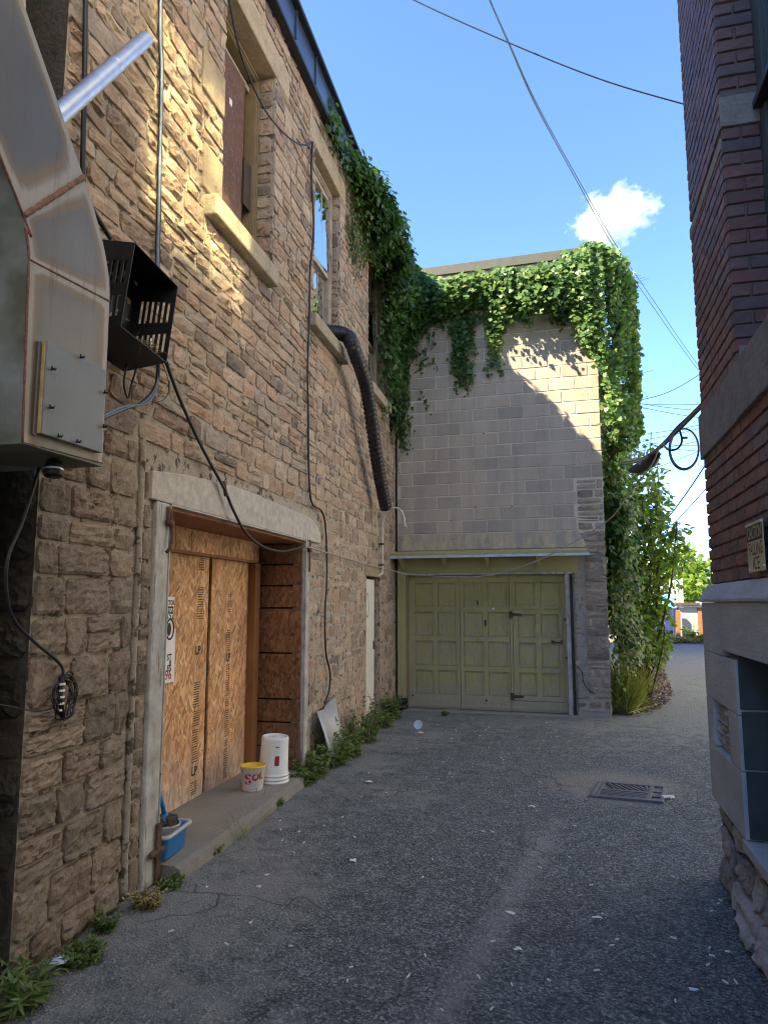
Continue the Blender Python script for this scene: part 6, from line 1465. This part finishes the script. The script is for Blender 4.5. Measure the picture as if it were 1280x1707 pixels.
# tall grasses at the foot of the pier
def tuft(name, label, cat, c, r, h, n, mat='weed', kind='lance', size=(.05, .1), tone=(0, 1), lean=.5, stemm='stem', blades=False):
    t = thing(name, label, cat, (c[0], c[1], 0)); lv = LV(); st = G()
    for k in range(n):
        a = RV.uniform(0, 6.28); rr = r * math.sqrt(RV.random()); b0 = Vector((c[0] + rr * math.cos(a), c[1] + rr * math.sin(a), 0)); hh = h * RV.uniform(.45, 1.05) * (1 - .4 * rr / r); le = Vector((math.cos(a), math.sin(a), 0)) * lean * hh * RV.uniform(.2, 1) + Vector((RV.gauss(0, .1 * hh), RV.gauss(0, .1 * hh), 0))
        if blades: lv.put(b0, le + Vector((0, 0, hh)), Vector((RV.gauss(0, 1), RV.gauss(0, 1), .4)), hh, RV.uniform(*tone)); continue
        P = spline([b0, b0 + le * .35 + Vector((0, 0, hh * .6)), b0 + le + Vector((0, 0, hh))], 4); st.tube(P, [.0035 * (1 - .6 * i / len(P)) for i in range(len(P))], 3, cap=False)
        for i, q in enumerate(P):
            for j in range(2):
                if i == 0 and RV.random() < .5: continue
                b_ = RV.uniform(0, 6.28); lv.put(q, (math.cos(b_), math.sin(b_), RV.uniform(-.2, .6)), (RV.gauss(0, .3), RV.gauss(0, .3), 1), RV.uniform(*size) * (1.15 - .5 * i / len(P)), RV.uniform(*tone))
    lv.make('foliage', 'blade' if blades else kind, M[mat], t, .18 if blades else .35)
    if st.v: obj('stems', st, M[stemm], t)
    return t
tuft('tall_grass', 'pale green tall feathery grass growing against the stone pier corner', 'grass', (.74, 11.55), .17, .95, 700, 'tall_grass', blades=True, lean=.18)
tuft('tall_grass', 'second clump of pale tall grass just behind the pier', 'grass', (.86, 12.5), .2, 1.0, 520, 'tall_grass', blades=True, lean=.22)
tuft('tall_grass', 'low spreading grass at the foot of the low shrub', 'grass', (1.2, 14.6), .4, .45, 520, 'tall_grass', blades=True, lean=.5)
tuft('tall_weed', 'thin tall weed standing in the grass by the pier', 'weed', (.78, 11.45), .12, 1.5, 9, 'tall_grass', size=(.05, .1), lean=.15)
# leaf litter beside the shrubs
g = G(); cs = [at_ground(px_, py_) for px_, py_ in ((1052, 1188), (1085, 1185), (1112, 1170), (1118, 1150), (1105, 1120), (1108, 1100), (1080, 1098), (1058, 1120))]
cen = sum(cs, Vector()) / len(cs); ring_ = []
for k in range(48):
    f = k / 48 * len(cs); i = int(f); p = cs[i].lerp(cs[(i + 1) % len(cs)], f - i); w_ = 1 + .10 * mnoise.noise((k * .9, 3, 3)); ring_.append(cen + (p - cen) * w_)
g.v = [(p.x, p.y, .010) for p in ring_] + [(cen.x, cen.y, .035)] ; g.t = [(.5, 0, 0)] * 49; g.f = [(k, (k + 1) % 48, 48) for k in range(48)]
structure(obj('leaf_mould', g, M['soil'], smooth=True))
lv = LV()
for k in range(2600):
    i = RV.randrange(48); p = cen.lerp(ring_[i].lerp(ring_[(i + 1) % 48], RV.random()), math.sqrt(RV.random()) * 1.08); a = RV.uniform(0, 6.28); lv.put((p.x, p.y, .02 + RV.uniform(0, .02)), (math.cos(a), math.sin(a), RV.uniform(-.05, .3)), (RV.gauss(0, .3), RV.gauss(0, .3), 1), RV.uniform(.03, .075), RV.random())
lv.make('fallen_leaves', 'ovate', M['dry_leaf'])

# weeds along the foot of the stone wall
for k, (px_, py_, r, h, n, lab) in enumerate(((520, 1292, .17, .3, 30, 'broad leafy green weeds at the near end of the bank by the door post'), (548, 1275, .2, .42, 34, 'thick leafy weeds growing in front of the leaning metal sheet'), (575, 1262, .18, .45, 30, 'leafy weeds between the metal sheet and the white side door'), (604, 1236, .15, .6, 28, 'upright weeds to the left of the white side door'), (497, 1306, .12, .14, 22, 'low green weed at the right end of the doorway step'), (636, 1212, .12, .28, 20, 'bushy weed at the foot of the white side door'), (650, 1198, .12, .45, 34, 'grassy weed at the corner beside the garage post'))):
    p = at_ground(px_, py_); p.x = max(p.x, XW(p.y) + .12); tuft('leafy_weed', lab, 'weed', (p.x, p.y), r, h, n, 'weed', 'ovate', (.035, .08), lean=.5)
p = at_ground(628, 1218); tuft('flowering_weed', 'tall thin dark spiked weed standing in front of the white side door', 'weed', (p.x, p.y), .05, 1.0, 5, 'dry_leaf', 'lance', (.03, .06), lean=.12, stemm='dry_stem')
for (px_, py_, r, h, n, lab, m) in ((345, 1422, .08, .06, 60, 'low bright green tuft at the front edge of the doorway step', 'weed'), (282, 1478, .06, .07, 45, 'small green tuft at the foot of the grey door post', 'weed'), (243, 1512, .06, .12, 60, 'dry straw coloured tuft by the stone wall foot', 'dry_grass'), (175, 1550, .04, .13, 40, 'small upright green tuft against the corner stones', 'weed'), (135, 1600, .08, .09, 120, 'mossy yellow green cushion of weed at the stone corner', 'weed'), (460, 1342, .05, .06, 40, 'small green tuft in the crack near the step end', 'weed'), (742, 1192, .05, .10, 30, 'small weed at the foot of the garage door', 'weed')):
    p = at_ground(px_, py_); tuft('grass_tuft', lab, 'weed', (p.x, p.y), r, h, int(n * .7), m, 'ovate', (.012, .032), lean=.9)
for (px_, py_, r, h, n, lab) in ((395, 1395, .10, .2, 110, 'thin wispy grass along the step edge in front of the doorway'), (425, 1368, .12, .17, 110, 'thin wispy grass along the step nearest the buckets'), (430, 1340, .03, .28, 10, 'single wispy stalk in front of the lettered bucket')):
    p = at_ground(px_, py_); tuft('wispy_grass', lab, 'grass', (p.x, p.y), r, h, n, 'tall_grass', blades=True, lean=.6)
p = at_ground(50, 1650); tuft('broad_grass', 'clump of broad bladed grass in the bottom left corner', 'grass', (p.x, p.y), .09, .15, 14, 'weed', blades=False, kind='lance', size=(.04, .085), lean=1.0)
p = at_ground(12, 1690); tuft('broad_grass', 'darker clump of grass cut by the left edge of the picture', 'grass', (p.x, p.y), .08, .12, 11, 'weed', kind='lance', size=(.06, .12), lean=1.0)

# ------------------------------------------------------------------ far end of the lane
def far_tree(label, c, rx, rz, h, n, tone=(0, 1), sz=(.22, .42)):
    t = thing('leafy_tree', label, 'tree', (c[0], c[1], 0)); lv = LV(); st = G()
    st.tube([Vector((c[0], c[1], -.05)), Vector((c[0] + .1, c[1], h * .4)), Vector((c[0], c[1], h * .75))], [.22, .16, .06], 8); clumps = []
    for k in range(26):
        a = RV.uniform(0, 6.28); u = RV.random() ** .5; q = Vector((c[0] + rx * u * math.cos(a), c[1] + rx * u * math.sin(a), h - rz + rz * RV.uniform(-.9, .95) * math.sqrt(max(.05, 1 - u * u * .8)))); clumps.append((q, RV.uniform(.45, .95)))
        if k % 3 == 0: st.tube([Vector((c[0], c[1], h * .4)), Vector((c[0], c[1], h * .5)).lerp(q, .6), q], [.07, .05, .02], 5)
    for k in range(n):
        q, r = clumps[RV.randrange(26)]; d = Vector((RV.gauss(0, 1), RV.gauss(0, 1), RV.gauss(0, .8))).normalized() * r * RV.uniform(.55, 1.05); lv.put(q + d, Vector((d.x, d.y, d.z - .4 * r)), Vector((d.x, d.y - .2, d.z + .5)), RV.uniform(*sz), RV.uniform(*tone))
    lv.make('crown', 'ovate', M['tree_leaf'], t, .6); obj('trunk', st, M['bark'], t)
far_tree('bright yellow green tree at the far end of the lane, left of the pair', (2.6, 39, 0), 2.4, 2.0, 4.6, 2600); far_tree('bright yellow green tree at the far end nearest the brick corner', (6.1, 40.5, 0), 2.3, 1.9, 4.55, 2600); far_tree('darker hedge like tree low behind the white boards at the far end', (5.7, 37.5, 0), 1.5, 1.3, 2.9, 1600, (0, .4)); far_tree('tree mostly hidden by the shrub at the far end', (-.6, 41, 0), 2.6, 2.2, 5.0, 2200); far_tree('tree beyond the brick building at the far right', (9.6, 41, 0), 2.6, 2.1, 4.7, 2200)
def mk(name, par, m, a, b_, bev=.01):
    g = G(); g.box(a, b_); return obj(name, g, M[m], par, bevel=bev)
M['far_white'] = flat_mat('sunlit_white_panel', (0.6, 0.6, 0.6), .6, var=.05); M['navy'] = flat_mat('navy_blue_tarp', (0.03, 0.05, 0.16), .5, var=.3); M['aqua'] = flat_mat('blue_aqua_wrap', (0.1, 0.35, .6), .5, var=.3, worn=(0.25, .62, .55), wsc=3, wthr=.5)
M['grey_shed'] = flat_mat('grey_shed_panel', (0.36, 0.38, .36), .7, var=.1); M['orange_post'] = flat_mat('orange_wood_post', (0.28, 0.125, .06), .8, var=.2); M['red_panel'] = flat_mat('red_panel', (0.5, 0.05, .06), .6, var=.15)
M['corten'] = flat_mat('dark_brown_roof', (0.1, .06, .06), .7)
FB = thing('white_board_fence', 'bright white corrugated board sloping behind the blue dumpster', 'fence', (4.0, 35, 0))
g = G(); nn = 26
for i in range(nn):
    xa, xb = 2.9 + 2.05 * i / nn, 2.9 + 2.05 * (i + 1) / nn; za = 2.25 + .5 * i / nn; g.prism([(xa, .0), (xb - .02, .0), (xb - .02, za + .02), (xa, za)], 35.0 + (.04 if i % 2 else 0), 35.1, lambda x, z, y: (x, y, z))
obj('sheeting', g, M['far_white'], FB)
mk('end_post', FB, 'far_white', (4.955, 34.9, 0), (5.06, 35.1, 2.76))
DP = thing('dumpster', 'dark blue dumpster with a slanted blue and aqua cover at the far end', 'dumpster', (3.7, 33, 0))
g = G(); g.prism([(2.5, .12), (4.62, .12), (4.72, 1.42), (2.4, 1.42)], 33.0, 34.2, lambda x, z, y: (x, y, z)); obj('body', g, M['navy'], DP, bevel=.02)
g = G(); g.prism([(33.0, 1.43), (33.7, 2.0), (34.2, 2.02), (34.2, 1.43)], 2.42, 4.6, lambda y, z, x: (x + .3 * (1.43 - z) * (1 if x > 3 else -1), y, z)); obj('cover', g, M['aqua'], DP, bevel=.02)
for x in (2.9, 3.6, 4.3): mk('rib', DP, 'navy', (x, 32.93, .15), (x + .08, 32.995, 1.4))
SD_ = thing('grey_shed', 'small grey shed with brown roof edge and orange corner posts', 'shed', (4.9, 32.8, 0))
mk('wall', SD_, 'grey_shed', (4.55, 32.8, 0), (5.28, 33.6, 1.45)); mk('roof_edge', SD_, 'corten', (4.4, 32.6, 1.55), (5.35, 33.7, 1.66)); mk('fascia', SD_, 'far_white', (4.45, 32.7, 1.46), (5.5, 33.6, 1.545)); mk('corner_post', SD_, 'orange_post', (5.285, 32.75, 0), (5.48, 32.9, 1.52)); mk('roof', SD_, 'far_white', (5.36, 32.7, 1.56), (6.6, 33.6, 1.7))
PT = thing('timber_post', 'leaning orange brown timber post between the dumpster and grey shed', 'post', (4.42, 32.5, 0))
g = G(); g.prism([(4.32, -.02), (4.5, -.02), (4.56, 1.32), (4.38, 1.34)], 32.45, 32.6, lambda x, z, y: (x, y, z)); obj('beam', g, M['orange_post'], PT, bevel=.01)
RP = thing('red_container', 'red painted container partly hidden by the brick corner', 'container', (6.2, 33, 0)); mk('body', RP, 'red_panel', (5.5, 33.0, .05), (8.2, 34.2, 1.4))
for k in range(5): mk('rib', RP, 'red_panel', (5.7 + .5 * k, 32.95, .1), (5.8 + .5 * k, 32.995, 1.36))
g = G(); g.add([(1.5, 31.2, .012), (12, 31.6, .012), (12, 33.5, .012), (1.5, 33.5, .012)], [(0, 1, 2, 3)]); structure(obj('dry_verge', g, M['dry_grass']))
for (x, y, r, h, n, lab, m) in ((4.0, 31.9, .5, .35, 160, 'dry straw grass before the dumpster at the far end', 'dry_grass'), (4.9, 32.0, .45, .3, 150, 'dry straw grass before the grey shed', 'dry_grass'), (5.5, 32.0, .35, .5, 140, 'bright green grass at the foot of the red container', 'tree_leaf'), (3.1, 31.8, .5, .5, 150, 'mixed grass at the far end beside the shrubs', 'tall_grass')):
    tuft('far_grass', lab, 'grass', (x, y), r, h, n, m, 'lance', (.1, .2), lean=.8)
p = (4.85, 32.3); tuft('sapling', 'small green sapling in front of the grey shed', 'sapling', p, .25, .85, 22, 'tree_leaf', 'ovate', (.1, .18), lean=.4)

# ------------------------------------------------------------------ the single white cloud
CD = 420.0; cc = at_y(1020, 362, CD); px_m = CD / FPX * 1.05
g = bmesh.new(); bmesh.ops.create_icosphere(g, subdivisions=3, radius=1.0); me = bpy.data.meshes.new('cloud'); g.to_mesh(me); g.free()
co = bpy.data.objects.new('cloud', me); COL.objects.link(co); co.location = cc; co.scale = (84 * px_m, 70 * px_m, 60 * px_m)
b = NB('cloud_vapour'); tc = b.n('TexCoord').outputs['Object']
nz = b.n('TexNoise', {'Vector': tc, 'Scale': 1.9, 'Detail': 6.0, 'Roughness': .62, 'Distortion': .3}).outputs['Fac']; nw = b.n('TexNoise', {'Vector': tc, 'Scale': 5.5, 'Detail': 5.0, 'Roughness': .65}).outputs['Fac']
ln = b.n('VectorMath', {0: tc}, operation='LENGTH').outputs['Value']
den = b.math('SUBTRACT', b.math('ADD', b.math('MULTIPLY', nz, 1.5), b.math('MULTIPLY', nw, .85)), b.math('ADD', b.math('MULTIPLY', ln, .95), .56))
den = b.math('MULTIPLY', b.math('MAXIMUM', den, 0.0), .55)
pv = b.n('VolumePrincipled', {'Color': (1, 1, 1, 1), 'Density': den, 'Anisotropy': .2}); b.nt.links.new(pv.outputs[0], b.out.inputs['Volume'])
me.materials.append(b.m); tag(co, 'small white puffy cloud alone in the blue sky', 'cloud')
